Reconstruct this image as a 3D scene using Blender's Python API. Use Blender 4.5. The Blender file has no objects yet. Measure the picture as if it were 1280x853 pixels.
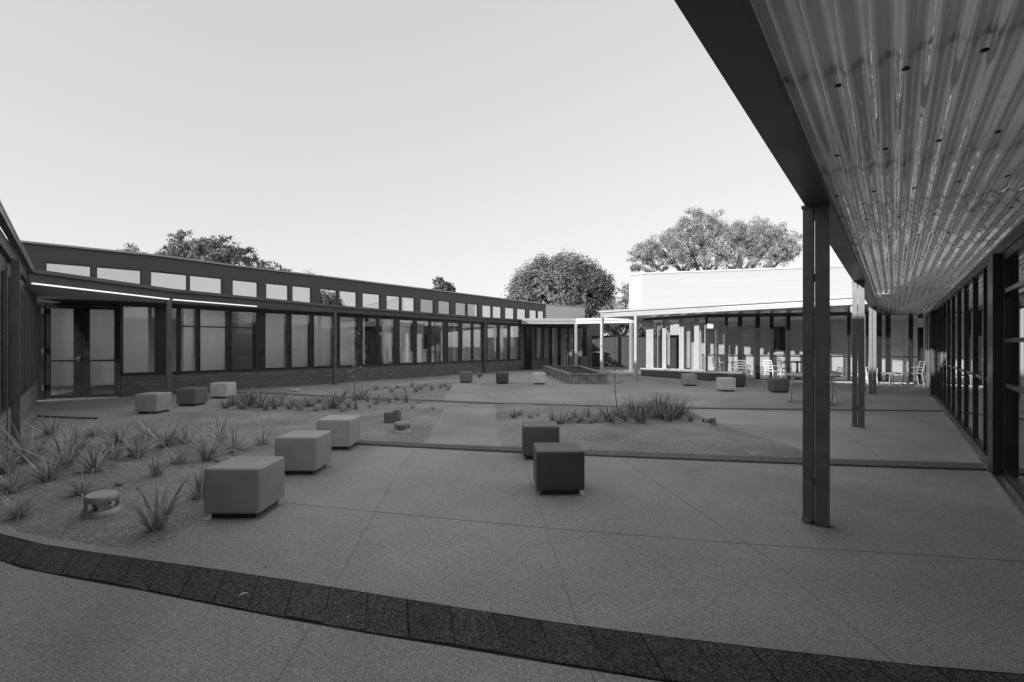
import bpy, bmesh, math, random
from mathutils import Vector, Matrix, noise
from mathutils.geometry import delaunay_2d_cdt
random.seed(7)
sc = bpy.context.scene
C = sc.collection
F_PX, H_PX, CX, EYE = 604.4, 432.0, 640.0, 1.4
R = math.radians
SUN_D = Vector((.76, .65, 0)).normalized()      # horizontal travel of the sunlight
SUN_EL = R(9.7)
SKY_GAIN = 2.06

def g(px, py, z=0.0):
    """ground point seen at a photo pixel"""
    d = F_PX * (EYE - z) / (py - H_PX)
    return Vector(((px - CX) / F_PX * d, d, z))

# ------------------------------------------------------------------ materials
def grey(v): return (v, v, v, 1)
MATS = {}
def mat(name, v, rough=.6, metal=0, var=.12, scale=6, bump=0, bscale=60, spec=.5, coat=0, detail=6):
    m = bpy.data.materials.new(name); m.use_nodes = True
    nt = m.node_tree; b = nt.nodes['Principled BSDF']
    b.inputs['Metallic'].default_value = metal
    b.inputs['Specular IOR Level'].default_value = spec
    b.inputs['Coat Weight'].default_value = coat
    tc = nt.nodes.new('ShaderNodeTexCoord')
    n = nt.nodes.new('ShaderNodeTexNoise'); n.inputs['Scale'].default_value = scale; n.inputs['Detail'].default_value = detail
    nt.links.new(tc.outputs['Object'], n.inputs['Vector'])
    r = nt.nodes.new('ShaderNodeMapRange')
    r.inputs['From Min'].default_value = .3; r.inputs['From Max'].default_value = .7
    r.inputs['To Min'].default_value = v * (1 - var); r.inputs['To Max'].default_value = v * (1 + var)
    nt.links.new(n.outputs['Fac'], r.inputs['Value']); nt.links.new(r.outputs[0], b.inputs['Base Color'])
    rr = nt.nodes.new('ShaderNodeMapRange'); rr.inputs['From Min'].default_value = .3; rr.inputs['From Max'].default_value = .7
    rr.inputs['To Min'].default_value = max(.02, rough - .08); rr.inputs['To Max'].default_value = min(1, rough + .08)
    nt.links.new(n.outputs['Fac'], rr.inputs['Value']); nt.links.new(rr.outputs[0], b.inputs['Roughness'])
    if bump:
        n2 = nt.nodes.new('ShaderNodeTexNoise'); n2.inputs['Scale'].default_value = bscale; n2.inputs['Detail'].default_value = 4
        nt.links.new(tc.outputs['Object'], n2.inputs['Vector'])
        bp = nt.nodes.new('ShaderNodeBump'); bp.inputs['Strength'].default_value = bump; bp.inputs['Distance'].default_value = .02
        nt.links.new(n2.outputs['Fac'], bp.inputs['Height']); nt.links.new(bp.outputs[0], b.inputs['Normal'])
    MATS[name] = m
    return m

def speckle(name, lo, mid, hi, scale, stain=.12, bump=.35, rough=.85, dist=.01, island=0, pits=0):
    """exposed aggregate / gravelly surface"""
    m = bpy.data.materials.new(name); m.use_nodes = True
    nt = m.node_tree; b = nt.nodes['Principled BSDF']; L = nt.links.new
    b.inputs['Roughness'].default_value = rough; b.inputs['Specular IOR Level'].default_value = .3
    tc = nt.nodes.new('ShaderNodeTexCoord')
    v = nt.nodes.new('ShaderNodeTexVoronoi'); v.inputs['Scale'].default_value = scale
    n = nt.nodes.new('ShaderNodeTexNoise'); n.inputs['Scale'].default_value = scale * .55; n.inputs['Detail'].default_value = 3; n.inputs['Roughness'].default_value = .7
    big = nt.nodes.new('ShaderNodeTexNoise'); big.inputs['Scale'].default_value = .9; big.inputs['Detail'].default_value = 6; big.inputs['Roughness'].default_value = .6
    for t in (v, n, big): L(tc.outputs['Object'], t.inputs['Vector'])
    cr = nt.nodes.new('ShaderNodeValToRGB')
    e = cr.color_ramp.elements
    e[0].position = .30; e[0].color = grey(lo); e[1].position = .74; e[1].color = grey(hi)
    k = e.new(.5); k.color = grey(mid)
    bw = nt.nodes.new('ShaderNodeRGBToBW'); L(v.outputs['Color'], bw.inputs[0])
    mx = nt.nodes.new('ShaderNodeMix'); mx.data_type = 'FLOAT'; mx.inputs['Factor'].default_value = .55
    L(n.outputs['Fac'], mx.inputs[2]); L(bw.outputs[0], mx.inputs[3])
    L(mx.outputs[0], cr.inputs[0])
    mr = nt.nodes.new('ShaderNodeMapRange'); mr.inputs['From Min'].default_value = .3; mr.inputs['From Max'].default_value = .7
    mr.inputs['To Min'].default_value = 1 - stain; mr.inputs['To Max'].default_value = 1 + stain
    L(big.outputs['Fac'], mr.inputs['Value'])
    mul = nt.nodes.new('ShaderNodeVectorMath'); mul.operation = 'SCALE'
    fac = mr.outputs[0]
    def times(a, c):
        q = nt.nodes.new('ShaderNodeMath'); q.operation = 'MULTIPLY'; L(a, q.inputs[0]); L(c, q.inputs[1]); return q.outputs[0]
    if island:
        ge = nt.nodes.new('ShaderNodeNewGeometry'); m2 = nt.nodes.new('ShaderNodeMapRange'); m2.inputs['To Min'].default_value = 1-island; m2.inputs['To Max'].default_value = 1+island
        L(ge.outputs['Random Per Island'], m2.inputs['Value']); fac = times(fac, m2.outputs[0])
    if pits:                                     # dark pits, paler scuffs and old water marks
        v2 = nt.nodes.new('ShaderNodeTexVoronoi'); v2.inputs['Scale'].default_value = 105; L(tc.outputs['Object'], v2.inputs['Vector'])
        b2 = nt.nodes.new('ShaderNodeRGBToBW'); L(v2.outputs['Color'], b2.inputs[0])
        m3 = nt.nodes.new('ShaderNodeMapRange'); m3.inputs['From Min'].default_value = .70; m3.inputs['From Max'].default_value = .84; m3.inputs['To Min'].default_value = 1; m3.inputs['To Max'].default_value = 1-pits
        L(b2.outputs[0], m3.inputs['Value']); fac = times(fac, m3.outputs[0])
        w3 = nt.nodes.new('ShaderNodeTexNoise'); w3.inputs['Scale'].default_value = .33; w3.inputs['Detail'].default_value = 8; w3.inputs['Distortion'].default_value = 1.2; L(tc.outputs['Object'], w3.inputs['Vector'])
        m4 = nt.nodes.new('ShaderNodeMapRange'); m4.inputs['From Min'].default_value = .35; m4.inputs['From Max'].default_value = .65; m4.inputs['To Min'].default_value = .82; m4.inputs['To Max'].default_value = 1.13
        L(w3.outputs['Fac'], m4.inputs['Value']); fac = times(fac, m4.outputs[0])
    L(cr.outputs[0], mul.inputs[0]); L(fac, mul.inputs['Scale']); L(mul.outputs[0], b.inputs['Base Color'])
    bp = nt.nodes.new('ShaderNodeBump'); bp.inputs['Strength'].default_value = bump; bp.inputs['Distance'].default_value = dist
    L(mx.outputs[0], bp.inputs['Height']); L(bp.outputs[0], b.inputs['Normal'])
    MATS[name] = m
    return m

def brick(name, a, b_, mortar, bw=.24, rh=.086, ms=.010):
    m = bpy.data.materials.new(name); m.use_nodes = True
    nt = m.node_tree; b = nt.nodes['Principled BSDF']; L = nt.links.new
    b.inputs['Roughness'].default_value = .75; b.inputs['Specular IOR Level'].default_value = .3
    uv = nt.nodes.new('ShaderNodeUVMap'); uv.uv_map = 'UVMap'
    t = nt.nodes.new('ShaderNodeTexBrick'); t.inputs['Scale'].default_value = 1
    t.inputs['Color1'].default_value = grey(a); t.inputs['Color2'].default_value = grey(b_); t.inputs['Mortar'].default_value = grey(mortar)
    t.inputs['Brick Width'].default_value = bw; t.inputs['Row Height'].default_value = rh; t.inputs['Mortar Size'].default_value = ms
    t.inputs['Mortar Smooth'].default_value = .2
    L(uv.outputs[0], t.inputs['Vector'])
    n = nt.nodes.new('ShaderNodeTexNoise'); n.inputs['Scale'].default_value = 40; n.inputs['Detail'].default_value = 5
    tc = nt.nodes.new('ShaderNodeTexCoord'); L(tc.outputs['Object'], n.inputs['Vector'])
    mr = nt.nodes.new('ShaderNodeMapRange'); mr.inputs['To Min'].default_value = .7; mr.inputs['To Max'].default_value = 1.3
    L(n.outputs['Fac'], mr.inputs['Value'])
    mul = nt.nodes.new('ShaderNodeVectorMath'); mul.operation = 'SCALE'
    L(t.outputs['Color'], mul.inputs[0]); L(mr.outputs[0], mul.inputs['Scale']); L(mul.outputs[0], b.inputs['Base Color'])
    bp = nt.nodes.new('ShaderNodeBump'); bp.inputs['Strength'].default_value = .6; bp.inputs['Distance'].default_value = .008; bp.invert = True
    L(t.outputs['Fac'], bp.inputs['Height']); L(bp.outputs[0], b.inputs['Normal'])
    MATS[name] = m

def ribbed(name, v, pitch, rough=.5, depth=.006, axis='Y', metal=0, groove=.6, vary=.07):
    """boards / cladding ribs across the UV v (or u) direction"""
    m = bpy.data.materials.new(name); m.use_nodes = True
    nt = m.node_tree; b = nt.nodes['Principled BSDF']; L = nt.links.new
    b.inputs['Roughness'].default_value = rough; b.inputs['Metallic'].default_value = metal
    uv = nt.nodes.new('ShaderNodeUVMap'); uv.uv_map = 'UVMap'
    sp = nt.nodes.new('ShaderNodeSeparateXYZ'); L(uv.outputs[0], sp.inputs[0])
    d = nt.nodes.new('ShaderNodeMath'); d.operation = 'DIVIDE'; d.inputs[1].default_value = pitch; L(sp.outputs[axis], d.inputs[0])
    fr = nt.nodes.new('ShaderNodeMath'); fr.operation = 'FRACT'; L(d.outputs[0], fr.inputs[0])
    fl = nt.nodes.new('ShaderNodeMath'); fl.operation = 'FLOOR'; L(d.outputs[0], fl.inputs[0])
    wn = nt.nodes.new('ShaderNodeTexWhiteNoise'); wn.noise_dimensions = '1D'; L(fl.outputs[0], wn.inputs['W'])
    mr = nt.nodes.new('ShaderNodeMapRange'); mr.inputs['To Min'].default_value = v * (1-vary); mr.inputs['To Max'].default_value = v * (1+vary)
    L(wn.outputs['Value'], mr.inputs['Value'])
    gt = nt.nodes.new('ShaderNodeMath'); gt.operation = 'GREATER_THAN'; gt.inputs[1].default_value = .07; L(fr.outputs[0], gt.inputs[0])
    mm = nt.nodes.new('ShaderNodeMapRange'); mm.inputs['To Min'].default_value = groove; mm.inputs['To Max'].default_value = 1; L(gt.outputs[0], mm.inputs['Value'])
    mu = nt.nodes.new('ShaderNodeMath'); mu.operation = 'MULTIPLY'; L(mr.outputs[0], mu.inputs[0]); L(mm.outputs[0], mu.inputs[1])
    L(mu.outputs[0], b.inputs['Base Color'])
    bp = nt.nodes.new('ShaderNodeBump'); bp.inputs['Strength'].default_value = .7; bp.inputs['Distance'].default_value = depth
    L(gt.outputs[0], bp.inputs['Height']); L(bp.outputs[0], b.inputs['Normal'])
    MATS[name] = m

def glass(name, tint=.8, base=.05, gain=1.6, rough=.0):
    m = bpy.data.materials.new(name); m.use_nodes = True
    nt = m.node_tree; L = nt.links.new
    for n in list(nt.nodes): nt.nodes.remove(n)
    out = nt.nodes.new('ShaderNodeOutputMaterial')
    tr = nt.nodes.new('ShaderNodeBsdfTransparent'); tr.inputs[0].default_value = grey(tint)
    gl = nt.nodes.new('ShaderNodeBsdfGlossy'); gl.inputs[0].default_value = grey(.95); gl.inputs['Roughness'].default_value = rough
    fr = nt.nodes.new('ShaderNodeFresnel'); fr.inputs['IOR'].default_value = 1.5
    ma = nt.nodes.new('ShaderNodeMath'); ma.operation = 'MULTIPLY_ADD'; ma.use_clamp = True
    ma.inputs[1].default_value = gain; ma.inputs[2].default_value = base
    L(fr.outputs[0], ma.inputs[0])
    mx = nt.nodes.new('ShaderNodeMixShader'); L(ma.outputs[0], mx.inputs[0]); L(tr.outputs[0], mx.inputs[1]); L(gl.outputs[0], mx.inputs[2])
    L(mx.outputs[0], out.inputs[0])
    MATS[name] = m

def emit(name, v):
    m = bpy.data.materials.new(name); m.use_nodes = True
    b = m.node_tree.nodes['Principled BSDF']; b.inputs['Emission Color'].default_value = grey(1); b.inputs['Emission Strength'].default_value = v
    MATS[name] = m

def leafmat(name, v, var=.4, trans=.25):
    m = bpy.data.materials.new(name); m.use_nodes = True
    nt = m.node_tree; L = nt.links.new; b = nt.nodes['Principled BSDF']
    b.inputs['Roughness'].default_value = .55
    at = nt.nodes.new('ShaderNodeAttribute'); at.attribute_name = 'shade'
    mr = nt.nodes.new('ShaderNodeMapRange'); mr.inputs['To Min'].default_value = v * (1 - var); mr.inputs['To Max'].default_value = v * (1 + var)
    L(at.outputs['Fac'], mr.inputs['Value']); L(mr.outputs[0], b.inputs['Base Color'])
    tl = nt.nodes.new('ShaderNodeBsdfTranslucent'); L(mr.outputs[0], tl.inputs[0])
    mx = nt.nodes.new('ShaderNodeMixShader'); mx.inputs[0].default_value = trans
    L(b.outputs[0], mx.inputs[1]); L(tl.outputs[0], mx.inputs[2]); L(mx.outputs[0], nt.nodes['Material Output'].inputs[0])
    MATS[name] = m

speckle('aggregate', .19, .375, .56, 230, stain=.10, pits=.16)
speckle('concrete_sunlit_tone', .5, .62, .72, 120, stain=.1)
speckle('paver_black', .02, .072, .17, 125, stain=.2, bump=1.0, dist=.025, island=.14)
speckle('joint_black', .008, .014, .02, 100)
speckle('kerb_dark', .08, .14, .22, 140, stain=.15, bump=.5)
speckle('mulch', .20, .335, .48, 95, stain=.28, bump=.8, dist=.03, rough=.95)
speckle('joint_dark', .20, .25, .30, 100)
mat('earth', .16, .95, var=.3, scale=.2)
mat('charcoal', .095, .38, var=.15, scale=3)
mat('charcoal_fascia', .075, .45, var=.10, scale=1.5)
mat('black_alum', .026, .32, var=.2, scale=4)
mat('post_steel', .115, .42, var=.2, scale=7, bump=.04, bscale=40)
mat('post_white', .42, .45, var=.08, scale=5)
mat('white_paint', .72, .5, var=.04, scale=4)
mat('white_trim', .60, .4, var=.04, scale=3)
mat('light_fascia', .42, .45, var=.06, scale=3)
mat('soffit', .48, .6, var=.07, scale=1.2)
mat('plaster', .66, .8, var=.06, scale=2)
mat('ceiling_white', .6, .8, var=.05, scale=2)
mat('carpet', .07, .95, var=.2, scale=20)
mat('blind', .78, .75, var=.06, scale=.8)
mat('dark_interior', .05, .8, var=.2, scale=2)
mat('steel_bright', .6, .3, metal=1, var=.1, scale=20)
mat('gal', .55, .35, metal=1, var=.12, scale=9)
mat('roof_metal', .42, .4, metal=.3, var=.1, scale=1)
mat('bollard', .34, .4, metal=.4, var=.15, scale=12)
mat('table_top', .42, .4, var=.1, scale=6)
mat('chair_white', .8, .4, var=.03, scale=4)
mat('chair_grey', .30, .4, var=.05, scale=4)
mat('soil', .045, .95, var=.5, scale=18, bump=1, bscale=25)
mat('bark', .13, .9, var=.4, scale=9, bump=.8, bscale=18)
mat('leaf_white', .7, .7, var=.1)
mat('sleeper', .24, .8, var=.4, scale=5, bump=.4, bscale=25)
for nm, v in (('block_grey', 0.33), ('block_mid', 0.38), ('block_pale', 0.45), ('block_black', 0.07), ('block_dark', 0.12), ('block_light', 0.6), ('block_brown', 0.16)):
    mat(nm, v, .45, var=.13, scale=5, bump=.12, bscale=160, coat=.06, detail=10)
brick('brick_dark', .13, .19, .10)
brick('brick_left', .17, .23, .34)
brick('brick_plinth', .10, .15, .08)
brick('brick_back', .10, .14, .17)
ribbed('cladding_white', .50, .22, .55, .002, groove=.92, vary=.012)
ribbed('cladding_grey', .74, .16, .5, .012, groove=.8, vary=.03)
ribbed('fence_boards_shade_tone', .07, .14, .85, .02, axis='X')  # boards coloured dark all over to stand in for shade on the fence
glass('glass', .94, .02, .8)
glass('glass_dark', .75, .10, 1.3)
glass('glass_coated', .5, .60, 1.2)
glass('glass_mirror', .35, .52, 1.6)
def cloth(name, v, tr):
    m = MATS[name]; nt = m.node_tree; L = nt.links.new; b = nt.nodes['Principled BSDF']
    t = nt.nodes.new('ShaderNodeBsdfTranslucent'); t.inputs[0].default_value = grey(v)
    x = nt.nodes.new('ShaderNodeMixShader'); x.inputs[0].default_value = tr
    L(b.outputs[0], x.inputs[1]); L(t.outputs[0], x.inputs[2]); L(x.outputs[0], nt.nodes['Material Output'].inputs[0])
cloth('blind', .8, .5)
emit('strip_lamp', .42)
emit('downlight', 86)
leafmat('leaf_strappy', .46, .6, .3)
leafmat('leaf_dome', .17, .35, .12)
leafmat('leaf_gum', .40, .3, .3)
leafmat('leaf_left', .21, .5, .25)
leafmat('leaf_tuft', .27, .6, .25)
leafmat('leaf_dry', .34, .7, .1)
leafmat('leaf_far', .30, .4, .25)

def corr_material():
    """galvanised corrugated sheet, weathered, with scattered brighter spangle"""
    m = bpy.data.materials.new('corrugated'); m.use_nodes = True
    nt = m.node_tree; L = nt.links.new; b = nt.nodes['Principled BSDF']
    b.inputs['Metallic'].default_value = .35
    b.inputs['Coat Weight'].default_value = 1.0; b.inputs['Coat Roughness'].default_value = .025; b.inputs['Coat IOR'].default_value = 2.0
    tc = nt.nodes.new('ShaderNodeTexCoord')
    n = nt.nodes.new('ShaderNodeTexNoise'); n.inputs['Scale'].default_value = 2.2; n.inputs['Detail'].default_value = 7
    n2 = nt.nodes.new('ShaderNodeTexNoise'); n2.inputs['Scale'].default_value = 14; n2.inputs['Detail'].default_value = 5
    L(tc.outputs['Object'], n.inputs['Vector']); L(tc.outputs['Object'], n2.inputs['Vector'])
    mr = nt.nodes.new('ShaderNodeMapRange'); mr.inputs['From Min'].default_value = .3; mr.inputs['From Max'].default_value = .7
    mr.inputs['To Min'].default_value = .62; mr.inputs['To Max'].default_value = .78
    L(n.outputs['Fac'], mr.inputs['Value']); L(mr.outputs[0], b.inputs['Base Color'])
    r2 = nt.nodes.new('ShaderNodeMapRange'); r2.inputs['From Min'].default_value = .35; r2.inputs['From Max'].default_value = .65
    r2.inputs['To Min'].default_value = .05; r2.inputs['To Max'].default_value = .16
    L(n2.outputs['Fac'], r2.inputs['Value']); L(r2.outputs[0], b.inputs['Roughness'])
    bp = nt.nodes.new('ShaderNodeBump'); bp.inputs['Strength'].default_value = .02; bp.inputs['Distance'].default_value = .01
    L(n2.outputs['Fac'], bp.inputs['Height']); L(bp.outputs[0], b.inputs['Normal']); L(bp.outputs[0], b.inputs['Coat Normal'])
    tl = nt.nodes.new('ShaderNodeBsdfTranslucent'); L(mr.outputs[0], tl.inputs[0])
    mx = nt.nodes.new('ShaderNodeMixShader'); mx.inputs[0].default_value = .09
    L(b.outputs[0], mx.inputs[1]); L(tl.outputs[0], mx.inputs[2]); L(mx.outputs[0], nt.nodes['Material Output'].inputs[0])
    MATS['corrugated'] = m
corr_material()

# ------------------------------------------------------------------ mesh builder
class MB:
    def __init__(s): s.v = []; s.f = []; s.sm = []; s.shade = []
    def add(s, vs, fs, smooth=False, shade=None):
        b = len(s.v); s.v += [tuple(v) for v in vs]
        for f in fs: s.f.append(tuple(i + b for i in f)); s.sm.append(smooth); s.shade.append(shade if shade is not None else .5)
    def box(s, x0, y0, z0, x1, y1, z1):
        s.add([(x0,y0,z0),(x1,y0,z0),(x1,y1,z0),(x0,y1,z0),(x0,y0,z1),(x1,y0,z1),(x1,y1,z1),(x0,y1,z1)],
              [(0,3,2,1),(4,5,6,7),(0,1,5,4),(1,2,6,5),(2,3,7,6),(3,0,4,7)])
    def obox(s, c, ux, sx, sy, z0, z1):
        """box centred at plan point c, ux = plan direction of its length"""
        ux = Vector((ux[0], ux[1])).normalized(); uy = Vector((-ux.y, ux.x))
        q = [Vector((c[0], c[1])) + ux * a * sx / 2 + uy * b * sy / 2 for a, b in ((-1,-1),(1,-1),(1,1),(-1,1))]
        s.prism(q, z0, z1)
    def prism(s, poly, z0, z1):
        n = len(poly)
        za = z0 if hasattr(z0, '__len__') else [z0] * n
        zb = z1 if hasattr(z1, '__len__') else [z1] * n
        vs = [(p[0], p[1], za[i]) for i, p in enumerate(poly)] + [(p[0], p[1], zb[i]) for i, p in enumerate(poly)]
        fs = [tuple(range(n))[::-1], tuple(range(n, 2*n))] + [(i, (i+1) % n, n+(i+1) % n, n+i) for i in range(n)]
        s.add(vs, fs)
    def seg(s, p0, p1, z0, z1, o0, o1):
        """box along plan segment p0->p1, from offset o0 to o1 along the outward side (right hand)"""
        t = Vector((p1[0]-p0[0], p1[1]-p0[1])).normalized(); n = Vector((t.y, -t.x))
        a, b = Vector(p0[:2]), Vector(p1[:2])
        if o0 < o1: o0, o1 = o1, o0
        s.prism([a + n*o0, b + n*o0, b + n*o1, a + n*o1], z0, z1)
    def strip(s, poly, z0, z1, o0, o1):
        if o0 < o1: o0, o1 = o1, o0
        A, B = offset(poly, o0), offset(poly, o1); n = len(poly)
        vs = []
        for i in range(n): vs += [(A[i].x,A[i].y,z0),(B[i].x,B[i].y,z0),(B[i].x,B[i].y,z1),(A[i].x,A[i].y,z1)]
        fs = [(0,3,2,1)]
        for i in range(n-1):
            a, b = 4*i, 4*i+4
            for k in range(4): fs.append((a+k, a+(k+1) % 4, b+(k+1) % 4, b+k))
        e = 4*(n-1); fs.append((e, e+1, e+2, e+3))
        s.add(vs, fs)
    def tube(s, pts, r, n=8, cap=True, smooth=True):
        pts = [Vector(p) for p in pts]; rs = r if hasattr(r, '__len__') else [r]*len(pts)
        rings = []; up = None
        for i, p in enumerate(pts):
            t = (pts[min(i+1, len(pts)-1)] - pts[max(i-1, 0)]).normalized()
            if up is None: up = Vector((0,0,1)) if abs(t.z) < .9 else Vector((1,0,0))
            x = t.cross(up).normalized(); y = x.cross(t).normalized(); up = y
            rings.append([p + (x*math.cos(2*math.pi*k/n) + y*math.sin(2*math.pi*k/n))*rs[i] for k in range(n)])
        vs = [v for rg in rings for v in rg]; fs = []
        for i in range(len(pts)-1):
            for k in range(n): fs.append((i*n+k, i*n+(k+1) % n, (i+1)*n+(k+1) % n, (i+1)*n+k))
        s.add(vs, fs, smooth)
        if cap:
            s.add(rings[0], [tuple(range(n))[::-1]]); s.add(rings[-1], [tuple(range(n))])
    def lathe(s, prof, c=(0,0), n=32, smooth=True):
        vs = []; fs = []; m = len(prof)
        for r, z in prof:
            for k in range(n): a = 2*math.pi*k/n; vs.append((c[0]+r*math.cos(a), c[1]+r*math.sin(a), z))
        for i in range(m-1):
            for k in range(n): fs.append((i*n+k, i*n+(k+1) % n, (i+1)*n+(k+1) % n, (i+1)*n+k))
        s.add(vs, fs, smooth)
        s.add(vs[:n], [tuple(range(n))[::-1]]); s.add(vs[-n:], [tuple(range(n))])
    def build(s, name, m, parent=None, bevel=0, bseg=2, fix=True):
        me = bpy.data.meshes.new(name); me.from_pydata(s.v, [], s.f)
        if fix:
            bm = bmesh.new(); bm.from_mesh(me); bmesh.ops.recalc_face_normals(bm, faces=bm.faces)
            if bevel: bmesh.ops.remove_doubles(bm, verts=bm.verts, dist=1e-5); bmesh.ops.bevel(bm, geom=bm.edges[:], offset=bevel, segments=bseg, affect='EDGES', profile=.5)
            bm.to_mesh(me); bm.free()
        if not bevel:
            me.polygons.foreach_set('use_smooth', s.sm)
        elif bseg > 2:
            me.polygons.foreach_set('use_smooth', [True]*len(me.polygons))
        if any(x != .5 for x in s.shade):
            a = me.attributes.new('shade', 'FLOAT', 'FACE'); a.data.foreach_set('value', s.shade)
        uv = me.uv_layers.new(name='UVMap'); d = [0.0]*(2*len(me.loops))
        vv = me.vertices
        for p in me.polygons:
            n = p.normal
            if abs(n.z) > .7:
                for li in p.loop_indices: co = vv[me.loops[li].vertex_index].co; d[2*li] = co.x; d[2*li+1] = co.y
            else:
                l = math.hypot(n.x, n.y) or 1; tx, ty = -n.y/l, n.x/l
                for li in p.loop_indices: co = vv[me.loops[li].vertex_index].co; d[2*li] = co.x*tx+co.y*ty; d[2*li+1] = co.z
        uv.data.foreach_set('uv', d)
        me.materials.append(MATS[m])
        o = bpy.data.objects.new(name, me); C.objects.link(o)
        if parent: adopt(o, parent)
        return o

def adopt(o, parent):
    o.parent = parent
    w = Matrix.Identity(4); q = parent
    while q: w = Matrix.Translation(q.location) @ w if not q.parent else w; q = q.parent
    o.matrix_parent_inverse = w.inverted() if parent.parent is None else Matrix.Identity(4)
def offset(poly, o):
    P = [Vector(p[:2]) for p in poly]; out = []
    for i, p in enumerate(P):
        t0 = (p - P[i-1]).normalized() if i else None
        t1 = (P[i+1] - p).normalized() if i < len(P)-1 else None
        if t0 is None: t0 = t1
        if t1 is None: t1 = t0
        n0, n1 = Vector((t0.y, -t0.x)), Vector((t1.y, -t1.x))
        b = (n0 + n1).normalized(); out.append(p + b * (o / max(.3, b.dot(n0))))
    return out
def tag(o, label=None, cat=None, group=None, kind=None):
    if label: o['label'] = label
    if cat: o['category'] = cat
    if group: o['group'] = group
    if kind: o['kind'] = kind
    return o
def thing(name, label, cat, loc=(0,0,0), group=None):
    o = bpy.data.objects.new(name, None); o.empty_display_size = .2; C.objects.link(o); o.location = loc
    return tag(o, label, cat, group)
def copy_tree(o, parent=None):
    c = o.copy(); C.objects.link(c)
    if parent: c.parent = parent
    for ch in list(o.children): copy_tree(ch, c)
    return c
def structure(name, mb, m, **k): return tag(mb.build(name, m, **k), kind='structure')
def hit(poly, px):
    k = (px - CX) / F_PX
    n = len(poly)-1
    for i, (a, b) in enumerate(zip(poly[:-1], poly[1:])):
        lo, hi = (-.5 if i == 0 else -1e-6), (1.5 if i == n-1 else 1+1e-6)
        dx, dy = b[0]-a[0], b[1]-a[1]; den = dx - k*dy
        if abs(den) < 1e-9: continue
        t = (k*a[1] - a[0]) / den
        if lo <= t <= hi and a[1]+t*dy > 0: return Vector((a[0]+t*dx, a[1]+t*dy))
    raise ValueError(('no hit', px))
def resample(poly, n=3):
    """smooth a plan polyline a little (Catmull-Rom)"""
    P = [Vector(p) for p in poly]; out = []
    for i in range(len(P)-1):
        p0, p1, p2, p3 = P[max(i-1,0)], P[i], P[i+1], P[min(i+2, len(P)-1)]
        for k in range(n):
            t = k/n
            out.append(.5*((2*p1)+(p2-p0)*t+(2*p0-5*p1+4*p2-p3)*t*t+(3*p1-p0-3*p2+p3)*t**3))
    return out + [P[-1]]
def sub(poly, pa, pb):
    """part of the polyline between plan points pa and pb that lie on it"""
    def par(p):
        best = None
        for i, (a, b) in enumerate(zip(poly[:-1], poly[1:])):
            a, b = Vector(a), Vector(b); t = max(0, min(1, (p-a).dot(b-a)/(b-a).length_squared)); d = (a+(b-a)*t-p).length
            if best is None or d < best[0]: best = (d, i+t)
        return best[1]
    ta, tb = par(pa), par(pb)
    mid = [Vector(poly[i]) for i in range(len(poly)) if ta+1e-3 < i < tb-1e-3]
    return [pa] + mid + [pb]

# ------------------------------------------------------------------ plan of the place (metres, camera at the origin)
FAC = [(-12.3,12.37),(-10.6,13.1),(-9.62,14.0),(-8.3,15.75),(-6.6,17.8),(-4.9,20.0),(-3.1,22.4),(-.8,25.5),(.45,27.0)]
CLR = [(-12.95,12.3),(-10.5,14.55),(-9.26,16.4),(-7.5,18.6),(-5.85,20.8),(-4.06,23.1),(-1.75,26.2),(2.18,31.4)]
EAV = [(-8.97,9.0),(-8.6,12.2),(-6.27,17.25),(-1.32,24.5),(.45,26.5)]
LW_DIR = Vector((-.67,.742)).normalized()                  # left wing, from near to far
def lw(d): return Vector((-.93-.905*d, d))                  # its glazed wall
def lwe(d): return Vector((-.80-.908*d, d))                 # its eave
RW = Vector((.62,.785)).normalized(); RN = Vector((RW.y, -RW.x))
def rw(d): return Vector((1.16+.79*d, d))                   # right wing glass line
def rp(d): return Vector((-.61+.79*d, d))                   # right canopy post line
BK = [(6.1,22.4),(8.0,19.45),(14.95,17.6)]                  # glass line of the building at the back
BE0, BE1 = Vector((3.8,20.7)), Vector((10.35,13.9))         # its eave

# ------------------------------------------------------------------ ground
b = MB(); b.add([(-400,-300,-.12),(400,-300,-.12),(400,500,-.12),(-400,500,-.12)], [(0,1,2,3)])
structure('ground', b, 'earth')
b = MB(); b.add([(-16,-6,0),(40,-6,0),(40,44,0),(-16,44,0)], [(0,1,2,3)])
structure('paving', b, 'aggregate')

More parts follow.
